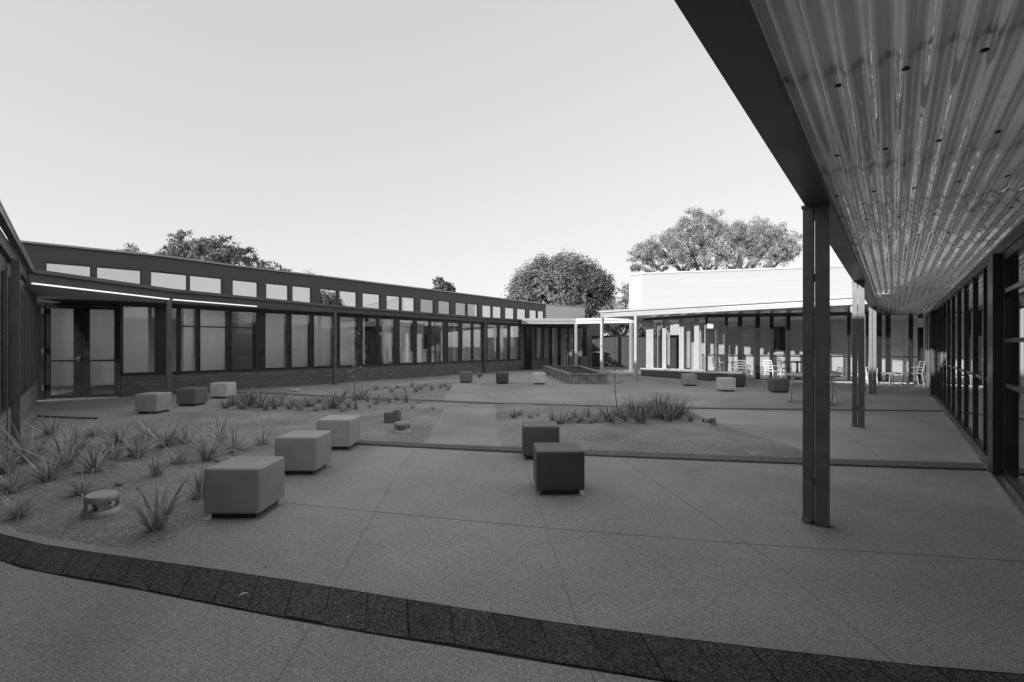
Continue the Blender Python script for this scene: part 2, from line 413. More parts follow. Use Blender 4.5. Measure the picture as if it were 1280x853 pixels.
def polyband(top, bot, z0, z1, gap=0, piece=None):
    """band between two plan polylines; cut into pieces when piece is set"""
    def arcpts(P, n):
        P = resample(P, 8); L = [0]
        for a, c in zip(P[:-1], P[1:]): L.append(L[-1]+(c-a).length)
        out = []; j = 0
        for i in range(n+1):
            s = L[-1]*i/n
            while j < len(L)-2 and L[j+1] < s: j += 1
            t = (s-L[j])/max(1e-9, L[j+1]-L[j]); out.append(P[j].lerp(P[j+1], t))
        return out
    ln = sum((Vector(c)-Vector(a)).length for a, c in zip(top[:-1], top[1:]))
    n = max(2, int(ln/(piece or .5)))
    T, B = arcpts(top, n), arcpts(bot, n); mb = MB()
    if piece:
        for i in range(n):
            f = gap/ln*n*.5; dz = random.uniform(-.002,.002)
            a, c = T[i].lerp(T[i+1], f), T[i].lerp(T[i+1], 1-f); d, e = B[i].lerp(B[i+1], f), B[i].lerp(B[i+1], 1-f)
            j = [Vector((random.uniform(-.004,.004), random.uniform(-.006,.006))) for _ in range(4)]
            mb.prism([d+j[0], e+j[1], c, a], z0, z1+dz)
    else:
        vs = []; fs = []
        for i in range(n+1):
            vs += [(B[i].x,B[i].y,z0),(B[i].x,B[i].y,z1),(T[i].x,T[i].y,z1),(T[i].x,T[i].y,z0)]
        for i in range(n):
            for k in range(3): fs.append((4*i+k,4*i+k+1,4*i+k+5,4*i+k+4))
        mb.add(vs, fs)
    return mb
top = [(-5.6,4.6),(-3.78,3.57),(-2.43,3.157),(-1.55,2.93),(0,2.488),(.763,2.305),(1.67,2.12),(2.165,2.043),(3.3,1.92)]
bot = [(-5.3,4.15),(-3.345,3.157),(-2.2,2.80),(-1.035,2.452),(0,2.186),(.62,2.024),(1.4,1.86),(2.1,1.75),(3.2,1.62)]
structure('paver_band', polyband(top, bot, -.02, .006, gap=.009, piece=.245), 'paver_black')
b = polyband([t for t in offset(top, -.012)], [t for t in offset(bot, .012)], -.02, .003)
structure('paver_bedding', b, 'joint_black')
KT = [(-2.5,7.12),(-2.21,7.03),(0,6.56),(2.24,6.15),(4.0,5.86),(5.75,5.63)]
KB = [(-2.5,6.88),(-2.1,6.79),(0,6.31),(2.15,5.90),(3.9,5.60),(5.55,5.37)]
structure('kerb', polyband(KT, KB, -.02, .022), 'kerb_dark')
FT = [(-9.6,14.4),(-7.1,14.17),(-4.27,12.98),(-2.6,12.5),(-.39,11.75),(3.93,10.86),(9.35,10.34)]
FB = [(-9.6,14.22),(-7.1,13.97),(-4.27,12.78),(-2.6,12.30),(-.39,11.55),(3.9,10.68),(9.30,10.20)]
structure('kerb', polyband(FT, FB, -.02, .018), 'kerb_dark')
structure('kerb', polyband([(-9.35,9.55),(-8.6,9.36),(-7.9,9.22)], [(-9.3,9.46),(-8.6,9.28),(-7.9,9.15)], -.02, .03), 'kerb_dark')
# saw cuts between the paving slabs
b = MB()
def cut(pts, w=.0045):
    P = [Vector(p[:2]) for p in pts]; b.strip(P, -.001, .0025, -w/2, w/2)
for pts in ([(-1.30,6.4),(-1.28,5.53),(-1.03,2.77)], [(-1.0,2.43),(-.98,2.0),(-.9,.8)], [(.12,6.25),(.257,3.88),(.327,2.44)], [(.335,2.1),(.356,1.9),(.39,.8)],
            [(1.35,6.0),(1.69,3.1),(1.69,2.14)], [(1.68,1.80),(1.66,.9)], [(-2.3,4.45),(-1.92,4.27),(.245,3.71),(1.6,3.42),(3.32,3.13)],
            [(-2.04,18.2),(-.25,17.0),(2.0,16.4)], [(-.45,11.8),(-.2,17.3)], [(3.8,16.9),(6.4,15.6),(9.8,14.5)], [(4.1,10.8),(5.2,14.6)], [(4.5,5.8),(6.4,10.4)], [(5.2,8.0),(7.3,7.85)]):
    cut(pts)
structure('paving_joint', b, 'joint_dark')

b = MB(); b.add([(4.95,24.0,.004),(6.3,23.2,.004),(7.2,27.6,.004),(5.1,28.6,.004)], [(0,1,2,3)]); structure('path', b, 'concrete_sunlit_tone')  # pale strip: its colour stands in for sunlight on the ground
def bed(name, poly, amp=.035, step=.11, seed=0):
    P = [Vector(p) for p in poly]; n = len(P); pts = []
    for i in range(n):
        a, c = P[i], P[(i+1) % n]; k = max(1, int((c-a).length/.15))
        for j in range(k):
            t = j/k; w = Vector((noise.noise(((a.x+(c.x-a.x)*t)*5, (a.y+(c.y-a.y)*t)*5, seed)), noise.noise(((a.x+(c.x-a.x)*t)*5, (a.y+(c.y-a.y)*t)*5, seed+9))))*.02
            pts.append(a.lerp(c, t) + w)
    m = len(pts)
    x0, x1 = min(p.x for p in P), max(p.x for p in P); y0, y1 = min(p.y for p in P), max(p.y for p in P)
    def inside(q):
        r = False
        for i in range(n):
            a, c = P[i], P[(i+1) % n]
            if (a.y > q.y) != (c.y > q.y) and q.x < (c.x-a.x)*(q.y-a.y)/(c.y-a.y)+a.x: r = not r
        return r
    def edge(q):
        return min((q-(a+(c-a)*max(0,min(1,(q-a).dot(c-a)/max(1e-9,(c-a).length_squared))))).length for a, c in zip(P, P[1:]+P[:1]))
    y = y0
    while y < y1:
        x = x0
        while x < x1:
            q = Vector((x+random.uniform(-.4,.4)*step, y+random.uniform(-.4,.4)*step))
            if inside(q) and edge(q) > .05: pts.append(q)
            x += step
        y += step
    co, _, fa, *_ = delaunay_2d_cdt(pts, [(i, (i+1) % m) for i in range(m)], [list(range(m))], 1, 1e-5)
    mb = MB()
    def hgt(q):
        ed = edge(q)
        if ed < .03: return -.012
        e = min(1, ed/.35)
        return .007 + e*(amp*(.55+noise.noise((q.x*1.1, q.y*1.1, seed))) + .018*noise.noise((q.x*5, q.y*5, seed+3)) + .012*abs(noise.noise((q.x*14, q.y*14, seed+5))))
    mb.add([(q.x, q.y, hgt(Vector(q))) for q in co], fa, True)
    tag(mb.build(name, 'mulch'), kind='structure')
bed('planting_bed', [(-5.45,4.6),(-3.75,3.6),(-2.41,3.2),(-2.43,3.8),(-2.50,4.5),(-2.58,5.6),(-2.62,6.6),(-2.55,7.13),(-2.2,7.05),(-1.2,6.82),(-1.5,11.9),(-2.6,12.28),(-4.27,12.76),(-7.1,13.95),(-7.05,12.3),(-7.05,9.6),(-7.8,9.08),(-9.25,9.4),(-9.1,9.05),(-7.2,7.0)], amp=.05, seed=1)
bed('planting_bed', [(-.18,6.62),(2.24,6.17),(4.0,5.88),(3.72,8.8),(3.85,10.66),(1.6,11.1),(-.5,11.55)], amp=.05, seed=4)
bed('planting_bed', [(-1.72,12.3),(-2.6,12.52),(-4.3,13.0),(-5.3,13.5),(-4.4,15.8),(-3.2,17.6),(-2.1,18.4)], amp=.03, seed=8)

# ------------------------------------------------------------------ windows
def pane_window(parent, p0, p1, z0, z1, gl='glass', fw=.035, depth=.05, rails=(), blind=None, off=0, back=.16, name='window', framemat='black_alum', blindmat='blind'):
    """frame (window) > pane, blind between two plan points; outward = right hand of p0->p1"""
    p0, p1 = Vector(p0[:2]), Vector(p1[:2]); L = (p1-p0).length; t = (p1-p0)/L
    f = MB(); f.seg(p0, p0+t*fw, z0, z1, off-depth/2, off+depth/2); f.seg(p1-t*fw, p1, z0, z1, off-depth/2, off+depth/2)
    f.seg(p0+t*fw, p1-t*fw, z0, z0+fw, off-depth/2, off+depth/2); f.seg(p0+t*fw, p1-t*fw, z1-fw, z1, off-depth/2, off+depth/2)
    for r in rails: f.seg(p0+t*fw, p1-t*fw, r-.02, r+.02, off-depth/2, off+depth/2)
    w = f.build(name, framemat, parent)
    q = MB(); q.seg(p0+t*fw*.8, p1-t*fw*.8, z0+fw*.8, z1-fw*.8, off-.004, off+.004); q.build('pane', gl, w)
    if blind:
        a, c, bz = blind; q = MB(); q.seg(p0+t*(fw+(L-2*fw)*a), p0+t*(fw+(L-2*fw)*c), max(z0+.03, bz), z1-.02, off-back-.012, off-back)
        q.build('blind', blindmat, w)
    return w
def adopt_all(): pass

# ------------------------------------------------------------------ main building on the left (curved)
MBL = thing('school_building', 'long curved building at left with dark fascia and two rows of windows', 'building', (-5,21,0))
i0, i1 = hit(FAC, 151), Vector((.45,27.0))
plinth = sub(FAC, i0, i1)
b = MB(); b.strip(plinth, 0, .58, 0, -.23); b.build('brick_wall', 'brick_dark', MBL)
b = MB(); b.strip(plinth, .58, .615, .03, -.23); b.build('window_sill', 'black_alum', MBL)
b = MB(); b.strip(FAC, 2.5, 2.74, .0, -.25); b.build('lintel', 'charcoal_fascia', MBL)
lows = [(152,195,(0,.82,.6)),(206,222,(0,.45,.6)),(224,246,(.32,1,.6)),(248.5,285.5,(0,1,.6)),(287.5,321,None),(330,359.5,(0,1,.6)),(363,388.5,(0,1,.6)),(391,417,(0,1,.6)),(423.5,447.5,(0,1,.6)),
        (452,471,(0,.35,.6)),(473,493,(.45,1,.6)),(498.5,517,(0,1,.6)),(520,536.5,(0,.8,.6)),(538,554.5,None),(559,574,(.7,1,.6)),(577,589.5,(0,1,.6)),(591,604,(0,1,.6)),(608.5,622,(0,1,.6)),(624,635,(0,1,.6)),(637,649,(.7,1,.6))]
prev = i0
for a, c, bl in lows:
    pa, pc = hit(FAC, a), hit(FAC, c)
    if (pa-prev).length > .02:
        q = MB(); q.seg(prev, pa, .615, 2.5, .012, -.07); q.build('mullion', 'black_alum', MBL)
    pane_window(MBL, pa, pc, .615, 2.5, blind=bl, gl='glass', rails=(1.96,) if 222 < a < 300 else ())
    prev = pc
q = MB(); q.seg(prev, i1, .615, 2.5, .03, -.12); q.build('mullion', 'black_alum', MBL)
# double door beside the corner
d0, d1 = hit(FAC, 47.5), hit(FAC, 151); t = (d1-d0).normalized(); DL = (d1-d0).length
q = MB(); q.seg(d0, d0+t*.14, 0, 2.5, .04, -.10); q.seg(d1-t*.06, d1, 0, 2.5, .04, -.10); q.seg(d0+t*.14, d1-t*.06, 2.44, 2.5, .04, -.10)
dfr = q.build('door_frame', 'black_alum', MBL)
half = (DL-.2)/2
for k in range(2):
    s0 = d0+t*(.145+k*half); s1 = d0+t*(.135+(k+1)*half)
    wl, wr = (.10, .17) if k == 0 else (.15, .07)
    q = MB(); q.seg(s0, s0+t*wl, .02, 2.43, .03, -.03); q.seg(s1-t*wr, s1, .02, 2.43, .03, -.03)
    for za, zb in ((.02,.10),(.98,1.02),(2.36,2.43)): q.seg(s0+t*wl, s1-t*wr, za, zb, .03, -.03)
    dr = q.build('door', 'black_alum', MBL)
    q = MB(); q.seg(s0+t*wl*.9, s1-t*wr*.9, .08, 2.38, .004, -.004); q.build('pane', 'glass', dr)
    q = MB(); q.seg(s0+t*wl*.8, s1-t*wr*.8, .34, 2.38, -.05, -.06); q.build('blind', 'blind', dr)
    if k == 0:
        q = MB(); q.seg(s1-t*.09, s1-t*.02, .98, 1.12, .045, .03); q.seg(s1-t*.13, s1-t*.03, 1.04, 1.06, .075, .05); q.build('handle', 'steel_bright', dr)
        for z in (.32,1.25,2.28):
            q = MB(); q.seg(s0-t*.045, s0-t*.005, z-.07, z+.07, .075, .041); q.build('hinge', 'steel_bright', dfr)
# clerestory
b = MB(); b.strip(CLR, 3.62, 4.06, .0, -.2); b.build('fascia', 'charcoal_fascia', MBL)
b = MB(); b.strip(CLR, 4.06, 4.11, .07, -.2); b.build('roof_capping', 'light_fascia', MBL)
b = MB(); b.strip(CLR, 2.72, 2.88, .0, -.2); b.build('sill_band', 'charcoal_fascia', MBL)
clr = [(56,114.5),(119.5,177),(187.5,235),(236.5,278.5),(290,323),(332,361),(365,389.5),(400,421.5),(424,446.5),(453,475.5),(483,500.5),(502,519),(525.5,542.5),(548,563),(569.5,583),(584.5,597.5),(603,614.5),(616,627),(631.5,643),(646.5,657.5),(662,671),(672.5,680)]
prev = hit(CLR, 27)
for a, c in clr:
    pa, pc = hit(CLR, a), hit(CLR, c)
    if (pa-prev).length > .02:
        q = MB(); q.seg(prev, pa, 2.88, 3.62, .0, -.15); q.build('mullion', 'charcoal_fascia', MBL)
    pane_window(MBL, pa, pc, 2.88, 3.62, gl='glass_mirror', fw=.035, depth=.06, off=-.05, name='clerestory_window', framemat='charcoal_fascia')
    prev = pc
q = MB(); q.seg(prev, CLR[-1], 2.88, 3.62, .0, -.15); q.build('mullion', 'charcoal_fascia', MBL)
bk = offset(CLR, -6)
poly = [Vector(p) for p in CLR] + bk[::-1]
b = MB(); b.strip(CLR, 4.0, 4.055, -.2, -6.0); b.build('roof', 'roof_metal', MBL)
b = MB(); b.strip(CLR, 0, 4.0, -5.8, -6.0); b.build('back_wall', 'plaster', MBL)
# low roof between eave and clerestory, soffit, beam
E2 = [Vector(p) for p in EAV]
b = MB()
inner = [Vector((-12.95,12.3)), hit(CLR, 210), hit(CLR, 410), hit(CLR, 606), hit(CLR, 668)]
vs = []; fs = []
for e, i_ in zip(E2, inner): vs += [(e.x,e.y,2.765),(i_.x,i_.y,2.80),(i_.x,i_.y,2.86),(e.x,e.y,2.82)]
for k in range(len(E2)-1):
    for j in range(4): fs.append((4*k+j, 4*k+(j+1) % 4, 4*k+4+(j+1) % 4, 4*k+4+j))
b.add(vs, fs); b.build('low_roof', 'charcoal_fascia', MBL)
b = MB(); b.strip(EAV, 2.58, 2.76, -.03, -.13); b.build('eave_beam', 'charcoal_fascia', MBL)
b = MB(); b.strip(EAV, 2.755, 2.83, .05, -.02); b.build('gutter', 'charcoal', MBL)
# soffit sheets in the porch
b = MB(); so = offset(EAV, -.14); b.prism([so[0], so[1], so[2], hit(FAC, 417), hit(FAC, 322), hit(FAC, 223), hit(FAC, 151), hit(FAC, 48)], 2.60, 2.64)
b.build('soffit', 'soffit', MBL)
s2 = offset(EAV, -.045)
for k in (0, 1):
    a, c = s2[k], s2[k+1]
    if k == 1: c = hit(s2, 322)
    t = (c-a).normalized(); q = MB(); q.seg(a+t*.08, c-t*.03, 2.552, 2.578, .02, -.03); q.build('strip_light', 'strip_lamp', MBL)
for px, by in ((216,501.5),(421,481),(608,466.5)):
    p = min(((e-Vector(((px-CX)/F_PX*e.y, e.y))).length, e) for e in [v for v in offset(EAV, -.08)])[1]
    q = MB(); tt = Vector((.6,.8)); q.obox(p, tt, .10, .10, 0, 2.58); po = q.build('post', 'post_steel', MBL)
    q = MB(); q.obox(p, tt, .17, .17, 0, .012); q.build('base_plate', 'post_steel', po)
# rooms
b = MB(); b.strip(FAC, .0, .012, -.24, -5.5); b.build('room_floor', 'carpet', MBL)
for fa, cl in ((offset(FAC, -.2)[0], offset(CLR, -5.9)[0]), (offset(FAC, -.3)[-1], offset(CLR, -5.9)[-1])):
    b = MB(); b.seg(fa, cl, 0, 2.62, .1, -.1); b.build('end_wall', 'plaster', MBL)
for k in (0, -1):
    b = MB(); b.seg(offset(CLR, -.21)[k], offset(CLR, -5.8)[k], 2.62, 3.99, .05, -.05); b.build('end_wall', 'plaster', MBL)
b = MB(); b.strip(FAC, 2.66, 2.70, -.26, -5.5); b.build('room_ceiling', 'ceiling_white', MBL)
lampline = offset(FAC, -1.3); run = 0.0
for a, c in zip(lampline[:-1], lampline[1:]):
    n = max(1, round((c-a).length/1.15))
    for k in range(n):
        p = a.lerp(c, (k+.5)/n); q = MB(); q.lathe([(.085,2.64),(.085,2.659)], p, 12); q.build('ceiling_light', 'downlight', MBL)
for px in (325.5, 449.8, 518.5, 575.5):
    a = hit(FAC, px); i = offset([a, hit(FAC, px+4)], -.5)[0]; j = offset([a, hit(FAC, px+4)], -5.4)[0]
    q = MB(); q.seg(i, j, .015, 2.655, .05, -.05); q.build('partition', 'dark_interior', MBL)
# link facade at the far end of the building
LK = [Vector((.45,27.0)), Vector((1.0,28.3)), Vector((4.7,29.6))]
b = MB(); b.strip(LK, 2.5, 2.78, 0, -.2); b.build('lintel', 'charcoal_fascia', MBL)
for a, c, z0, bl in ((664,668.5,.6,(0,1,1.6)),(669.5,678,.6,(.2,.7,.6)),(679,687,.6,(0,1,.6)),(689,698,.03,None),(700,709,.03,(0,1,1.0)),(710,717,.03,(0,1,1.0)),(721,729,.6,(0,1,1.1))):
    pa, pc = hit(LK, a), hit(LK, c)
    pane_window(MBL, pa, pc, z0, 2.5, blind=bl, fw=.05)
for a, c in ((657,664),(687,689),(698,700),(717,721),(729,733)):
    q = MB(); q.seg(hit(LK, a), hit(LK, c), 0, 2.5, .03, -.1); q.build('mullion', 'black_alum', MBL)
for a, c in ((664,687),(721,729)):
    q = MB(); q.seg(hit(LK, a), hit(LK, c), 0, .598, .02, -.2); q.build('brick_wall', 'brick_dark', MBL)
q = MB(); q.seg(hit(LK, 733), (5.6,31.0), 0, 2.9, 0, -.25); q.build('brick_wall', 'brick_dark', MBL)
q = MB(); q.strip(LK, 0, 2.78, -3.2, -3.3); q.build('partition', 'plaster', MBL)
# pale clad end of the raised roof
q = MB(); q.prism([(2.2,31.4),(5.2,34.5),(2.6,37.0),(-.4,33.9)], [2.5,2.5,2.5,2.5], [4.04,4.10,4.10,4.04]); q.build('end_wall', 'cladding_grey', MBL)
q = MB(); q.prism([(2.2,31.34),(5.26,34.5),(2.6,37.1),(-.45,33.9)], [4.04,4.10,4.10,4.04], [4.10,4.16,4.16,4.10]); q.build('roof_capping', 'light_fascia', MBL)
q = MB(); q.prism([(.5,26.6),(3.55,26.7),(4.7,29.6),(5.2,34.4),(2.2,31.3)], 2.76, 2.80); q.build('low_roof', 'light_fascia', MBL)

# ------------------------------------------------------------------ link canopy (sunlit)
LC = thing('link_canopy', 'pale flat covered way on white posts linking the two buildings behind the planter', 'canopy', (4,26,0))
EL = [Vector((.52,26.45)), Vector((3.5,26.6)), Vector((6.2,25.1)), Vector((7.4,23.6))]
b = MB(); b.strip(EL, 2.58, 2.74, -.02, -.12); b.build('beam', 'light_fascia', LC)
b = MB(); b.strip(EL, 2.74, 2.88, .05, -.02); b.build('gutter', 'light_fascia', LC)
b = MB(); b.strip(EL, 2.80, 2.84, -.02, -1.9); b.build('roof_sheet', 'roof_metal', LC)
for p in ((3.5,26.5),(6.15,25.0),(4.75,30.2),(7.2,23.7)):
    q = MB(); q.obox(p, (1,.2), .12, .12, 0, 2.58); po = q.build('post', 'post_white', LC)
    q = MB(); q.obox(p, (1,.2), .2, .2, 0, .012); q.build('base_plate', 'post_steel', po)

# ------------------------------------------------------------------ left wing beside the camera
LWB = thing('school_wing', 'dark wing at the left edge with pale mortared brick base and closely spaced mullions', 'building', (-7,7,0))
a, c = lw(-1.2), lw(12.0)
b = MB(); b.seg(a, c, 0, .56, 0, -.23); b.build('brick_wall', 'brick_left', LWB)
b = MB(); b.seg(a, c, .56, .605, .04, -.23); b.build('window_sill', 'black_alum', LWB)
b = MB(); b.seg(a, c, 2.34, 2.62, 0, -.2); b.build('lintel', 'charcoal_fascia', LWB)
b = MB(); b.seg(lwe(-1.3), lwe(9.0), 2.58, 2.75, -.03, -.13); b.build('eave_beam', 'charcoal_fascia', LWB)
b = MB(); b.seg(lwe(-1.3), lwe(8.96), 2.75, 2.83, .05, -.02); b.build('gutter', 'charcoal', LWB)
b = MB(); b.seg(lwe(-1.3), lwe(9.0), 2.83, 2.85, .055, .02); b.build('gutter_lip', 'light_fascia', LWB)
b = MB(); b.seg(lwe(-1.3), lwe(12.4), 2.765, 2.815, -.14, -4.2); b.build('low_roof', 'charcoal_fascia', LWB)
d = 4.2; prev = None
while d < 11.4:
    step = .62
    p, q_ = lw(d), lw(d+step-.09)
    pane_window(LWB, p, q_, .61, 2.335, gl='glass_dark', fw=.03, depth=.06, blind=(0,1,.6) if random.random() < .4 else None)
    q = MB(); q.seg(q_, lw(d+step), .61, 2.335, .07, -.1); q.build('mullion', 'charcoal', LWB)
    d += step
q = MB(); q.seg(lw(d), lw(12.0), .61, 2.335, .0, -.1); q.build('mullion', 'black_alum', LWB)
for d in (6.75,):
    p = lwe(d); q = MB(); q.obox(p, LW_DIR, .12, .09, 0, 2.6); po = q.build('post', 'post_steel', LWB)
    q = MB(); q.obox(p, LW_DIR, .2, .16, 0, .014); q.build('base_plate', 'post_steel', po)
nl = Vector((LW_DIR.y, -LW_DIR.x))
u0, u1 = lw(-9) - nl*3.6, lw(13.5) - nl*3.6
b = MB(); b.seg(u0, lw(12.3)-nl*3.6, 2.6, 4.25, 0, -4.5); b.build('upper_wall', 'charcoal_fascia', LWB)
b = MB(); b.seg(u0, lw(12.3)-nl*3.6, 4.25, 4.32, .1, -4.6); b.build('roof', 'roof_metal', LWB)
b = MB(); b.seg(lw(-1.2), lw(12), .0, .01, -.25, -3.4); b.build('room_floor', 'carpet', LWB)
b = MB(); b.seg(lw(-1.2), lw(12), 2.64, 2.68, -.25, -3.4); b.build('room_ceiling', 'ceiling_white', LWB)
b = MB(); b.seg(lw(-1.2), lw(12), 0.01, 2.64, -3.4, -3.5); b.build('partition', 'plaster', LWB)

# ------------------------------------------------------------------ right wing
RWB = thing('school_wing', 'dark glazed wall with deep black fins along the right side under the corrugated canopy', 'building', (8,8,0))
def rseg(mb, da, db, z0, z1, o0, o1):      # outward offset = towards the courtyard
    mb.seg(rw(db), rw(da), z0, z1, o0, o1)
b = MB(); rseg(b, -1.6, 13.3, 0, .045, .10, -.2); b.build('sill_channel', 'gal', RWB)
b = MB(); rseg(b, -1.6, 13.3, .045, .085, .05, -.1); b.build('bottom_rail', 'black_alum', RWB)
b = MB(); rseg(b, -1.6, 17.55, 2.36, 2.47, .04, -.2); b.build('head_flashing', 'charcoal', RWB)
fins = [5.35,6.05,6.85,7.72,8.55,9.4,10.2,11.0,11.8,12.6]
prev = 5.28
for i, f in enumerate(fins + [13.25]):
    pane_window(RWB, rw(f-.03), rw(prev+.03), .085, 2.36, gl='glass_coated', fw=.02, depth=.03, rails=(.98,))
    q = MB(); w = .045 if i else .03
    if 0 < i < len(fins): rseg(q, f-w/2, f+w/2, .05, 2.36, .032, -.03); q.build('fin', 'black_alum', RWB)
    prev = f
q = MB(); rseg(q, 5.0, 5.28, .045, 2.36, .10, -.05); q.build('door_jamb', 'black_alum', RWB)
for da, db in ((3.55,4.97),(2.0,3.5),(.4,1.95)):
    pane_window(RWB, rw(db), rw(da), .05, 2.36, gl='glass_dark', fw=.09, depth=.06, rails=(1.0,1.45,1.95), name='door')
q = MB(); rseg(q, 13.15, 13.35, .0, 2.36, .12, -.05); q.build('fin', 'black_alum', RWB)
q = MB(); rseg(q, 13.36, 17.6, .0, 2.36, .02, -.18); q.build('end_panel_wall', 'plaster', RWB)
for f in (14.2,15.1,16.0,16.9):
    q = MB(); rseg(q, f, f+.06, .0, 2.36, .05, .022); q.build('panel_batten', 'black_alum', RWB)
b = MB(); rseg(b, -1.6, 17.5, 0, .02, -.2, -5); b.build('room_floor', 'carpet', RWB)
b = MB(); rseg(b, -1.6, 17.5, 2.47, 2.5, -.2, -5); b.build('room_ceiling', 'ceiling_white', RWB)
b = MB(); rseg(b, -1.6, 17.5, .02, 2.47, -5, -5.1); b.build('partition', 'plaster', RWB)
b = MB(); rseg(b, -1.6, 17.5, 2.62, 3.0, -.25, -6); b.build('roof', 'roof_metal', RWB)

# ------------------------------------------------------------------ right canopy
RC = thing('corrugated_canopy', 'long covered way on paired steel posts with corrugated metal underside at the right', 'canopy', (4,5,0))
def corr_sheet(mb, a0, a1, b0, b1, za, zb, ncor, nlong, amp, seed=0, per=8):
    """corrugations run from (a0,b0) to (a1,b1); a-edge to b-edge across"""
    vs = []; nx = ncor*per
    for j in range(nlong+1):
        t = j/nlong; A = Vector(a0).lerp(Vector(a1), t); B = Vector(b0).lerp(Vector(b1), t)
        for i in range(nx+1):
            s = i/nx; p = A.lerp(B, s)
            z = za+(zb-za)*s + amp*math.sin(2*math.pi*i/per) + .004*noise.noise((p.x*1.7, p.y*1.7, seed)) + .0026*noise.noise((i*.5/per, j*.33, seed+7)) + .0015*noise.noise((i*.9/per, j*.7, seed+4))
            vs.append((p.x, p.y, z))
    fs = [(j*(nx+1)+i, j*(nx+1)+i+1, (j+1)*(nx+1)+i+1, (j+1)*(nx+1)+i) for j in range(nlong) for i in range(nx)]
    mb.add(vs, fs, True)
POSTO = -.479
def rc(d, off):                                   # point at depth parameter d, perp offset from the c=0 line (plan)
    return Vector((.79*d, d)) + RN*off
sA, sB = -3.0, 17.4
NS = 22
b = MB()
for k in range(6):                                # sheet lengths, each lapped on the next
    d0_, d1_ = sA+(sB-sA)*k/6, sA+(sB-sA)*(k+1)/6+.06
    dz = .004*(k % 2)
    corr_sheet(b, rc(d0_, -.40), rc(d1_, -.40), rc(d0_, .895), rc(d1_, .895), 2.555+dz, 2.485+dz, 14, 84, .0145, seed=k*3)
ro = b.build('roof_sheet', 'corrugated', RC, fix=False)
d = -2.6
while d < 17:
    q = MB(); q.prism([rc(d, -.385), rc(d, .88), rc(d+.05, .88), rc(d+.05, -.385)], [2.575,2.505,2.505,2.575], [2.635,2.565,2.565,2.635]); q.build('purlin', 'gal', RC); d += .95*.785*1.5
b = MB()
d = -1.0
rows = []
while d < 17: rows.append(d); d += .95*.785
for ri, d in enumerate(rows):
    for i in range(17):
        if (i + ri) % 3: continue
        s = (i + .75)/17; p = rc(d+random.uniform(-.02,.02), -.40+1.295*s); z = 2.555-.07*s-.0105
        b.lathe([(.004,z-.008),(.013,z-.007),(.014,z-.001)], p, 8)
fx = b.build('fixings', 'black_alum', RC); fx['kind'] = 'stuff'
b = MB(); b.seg(rc(13.95, -.385), rc(sA, -.385), 2.50, 2.53, 0, .165); b.seg(rc(13.95, -.385), rc(sA, -.385), 2.53, 2.68, .115, .165)
b.seg(rc(13.95, -.385), rc(sA, -.385), 2.53, 2.66, .0, .012); b.build('edge_beam', 'charcoal', RC)
b = MB(); b.seg(rc(13.95, -.553), rc(sA, -.553), 2.66, 2.78, 0, .05); b.build('gutter', 'charcoal_fascia', RC)
for d in rows[::1]:
    pass
for k, (d, m) in enumerate(((3.79,'post_steel'),(8.29,'post_steel'),(13.87,'post_steel'))):
    c0 = rp(d)
    q = MB()
    # twin members: box section and flat channel with a slot between them
    q.obox(c0 + RN*.0415, RN, .089, .10, 0, 2.50)
    q.obox(c0 - RN*.0505, RN, .071, .08, .03, 2.50)
    q.obox(c0 - RN*.009, RN, .03, .03, .30, .36); q.obox(c0 - RN*.009, RN, .03, .03, 1.9, 1.96)
    po = q.build('post', m, RC, bevel=0)
    q = MB(); q.lathe([(.045,0),(.045,.045),(.03,.05)], c0 - RN*.055, 16); q.build('foot', 'post_steel', po)
    q = MB(); q.obox(c0 + Vector((.0,.0)), RN, .19, .10, 2.478, 2.499); q.build('cap_plate', 'post_steel', po)

# ------------------------------------------------------------------ building at the back
BKB = thing('classroom_building', 'white clad building at the back with sunlit upper wall and glazed ground floor', 'building', (9,19,0))
wl = [Vector((5.55,22.95)), Vector((6.0,22.35)), Vector((17.5,19.35))]
b = MB(); b.prism([wl[0], wl[1], wl[2], (19,26), (7.5,28)], 2.66, [4.68,4.70,4.75,4.75,4.68]); b.build('upper_wall', 'cladding_white', BKB)
b = MB(); b.strip(wl, 4.69, 4.76, .06, -.2); b.build('roof_capping', 'white_trim', BKB)
# eave
fe = [BE0, BE1]
t = (BE1-BE0).normalized()
b = MB(); b.strip([BE0, BE1], 2.60, 2.78, -.02, -.12); b.build('eave_beam', 'light_fascia', BKB)
b = MB(); b.strip([BE0 - t*.05, BE1], 2.80, 2.88, .07, -.02); b.build('gutter', 'light_fascia', BKB)
b = MB(); b.strip([BE0, BE1], 2.782, 2.798, .03, -.10); b.build('shadow_gap', 'charcoal', BKB)
b = MB(); b.prism([BE0, BE1, Vector((15.3,17.7)), Vector((8.0,19.6)), Vector((6.2,22.6))], 2.70, 2.76); b.build('low_roof', 'roof_metal', BKB)
b = MB(); corr_sheet(b, BE0+Vector((.1,.1)), BE1+Vector((.1,.1)), Vector((6.2,22.5)), Vector((14.9,17.7)), 2.66, 2.66, 34, 16, .01, seed=3, per=6); b.build('soffit_sheet', 'corrugated', BKB, fix=False)
b = MB(); b.strip([BE0-t*0+Vector((0,.0)), Vector((6.1,22.5))], 2.60, 2.78, 0, .1); b.build('eave_beam', 'light_fascia', BKB)
for px, k in ((752.5,0),(795,1)):
    p = hit([BE0 + Vector((.06,.06)), BE1 + Vector((.06,.06))], px); q = MB(); q.obox(p, t, .115, .115, 0, 2.60); po = q.build('post', 'post_white', BKB)
    q = MB(); q.obox(p, t, .18, .18, 0, .012); q.build('base_plate', 'post_steel', po)
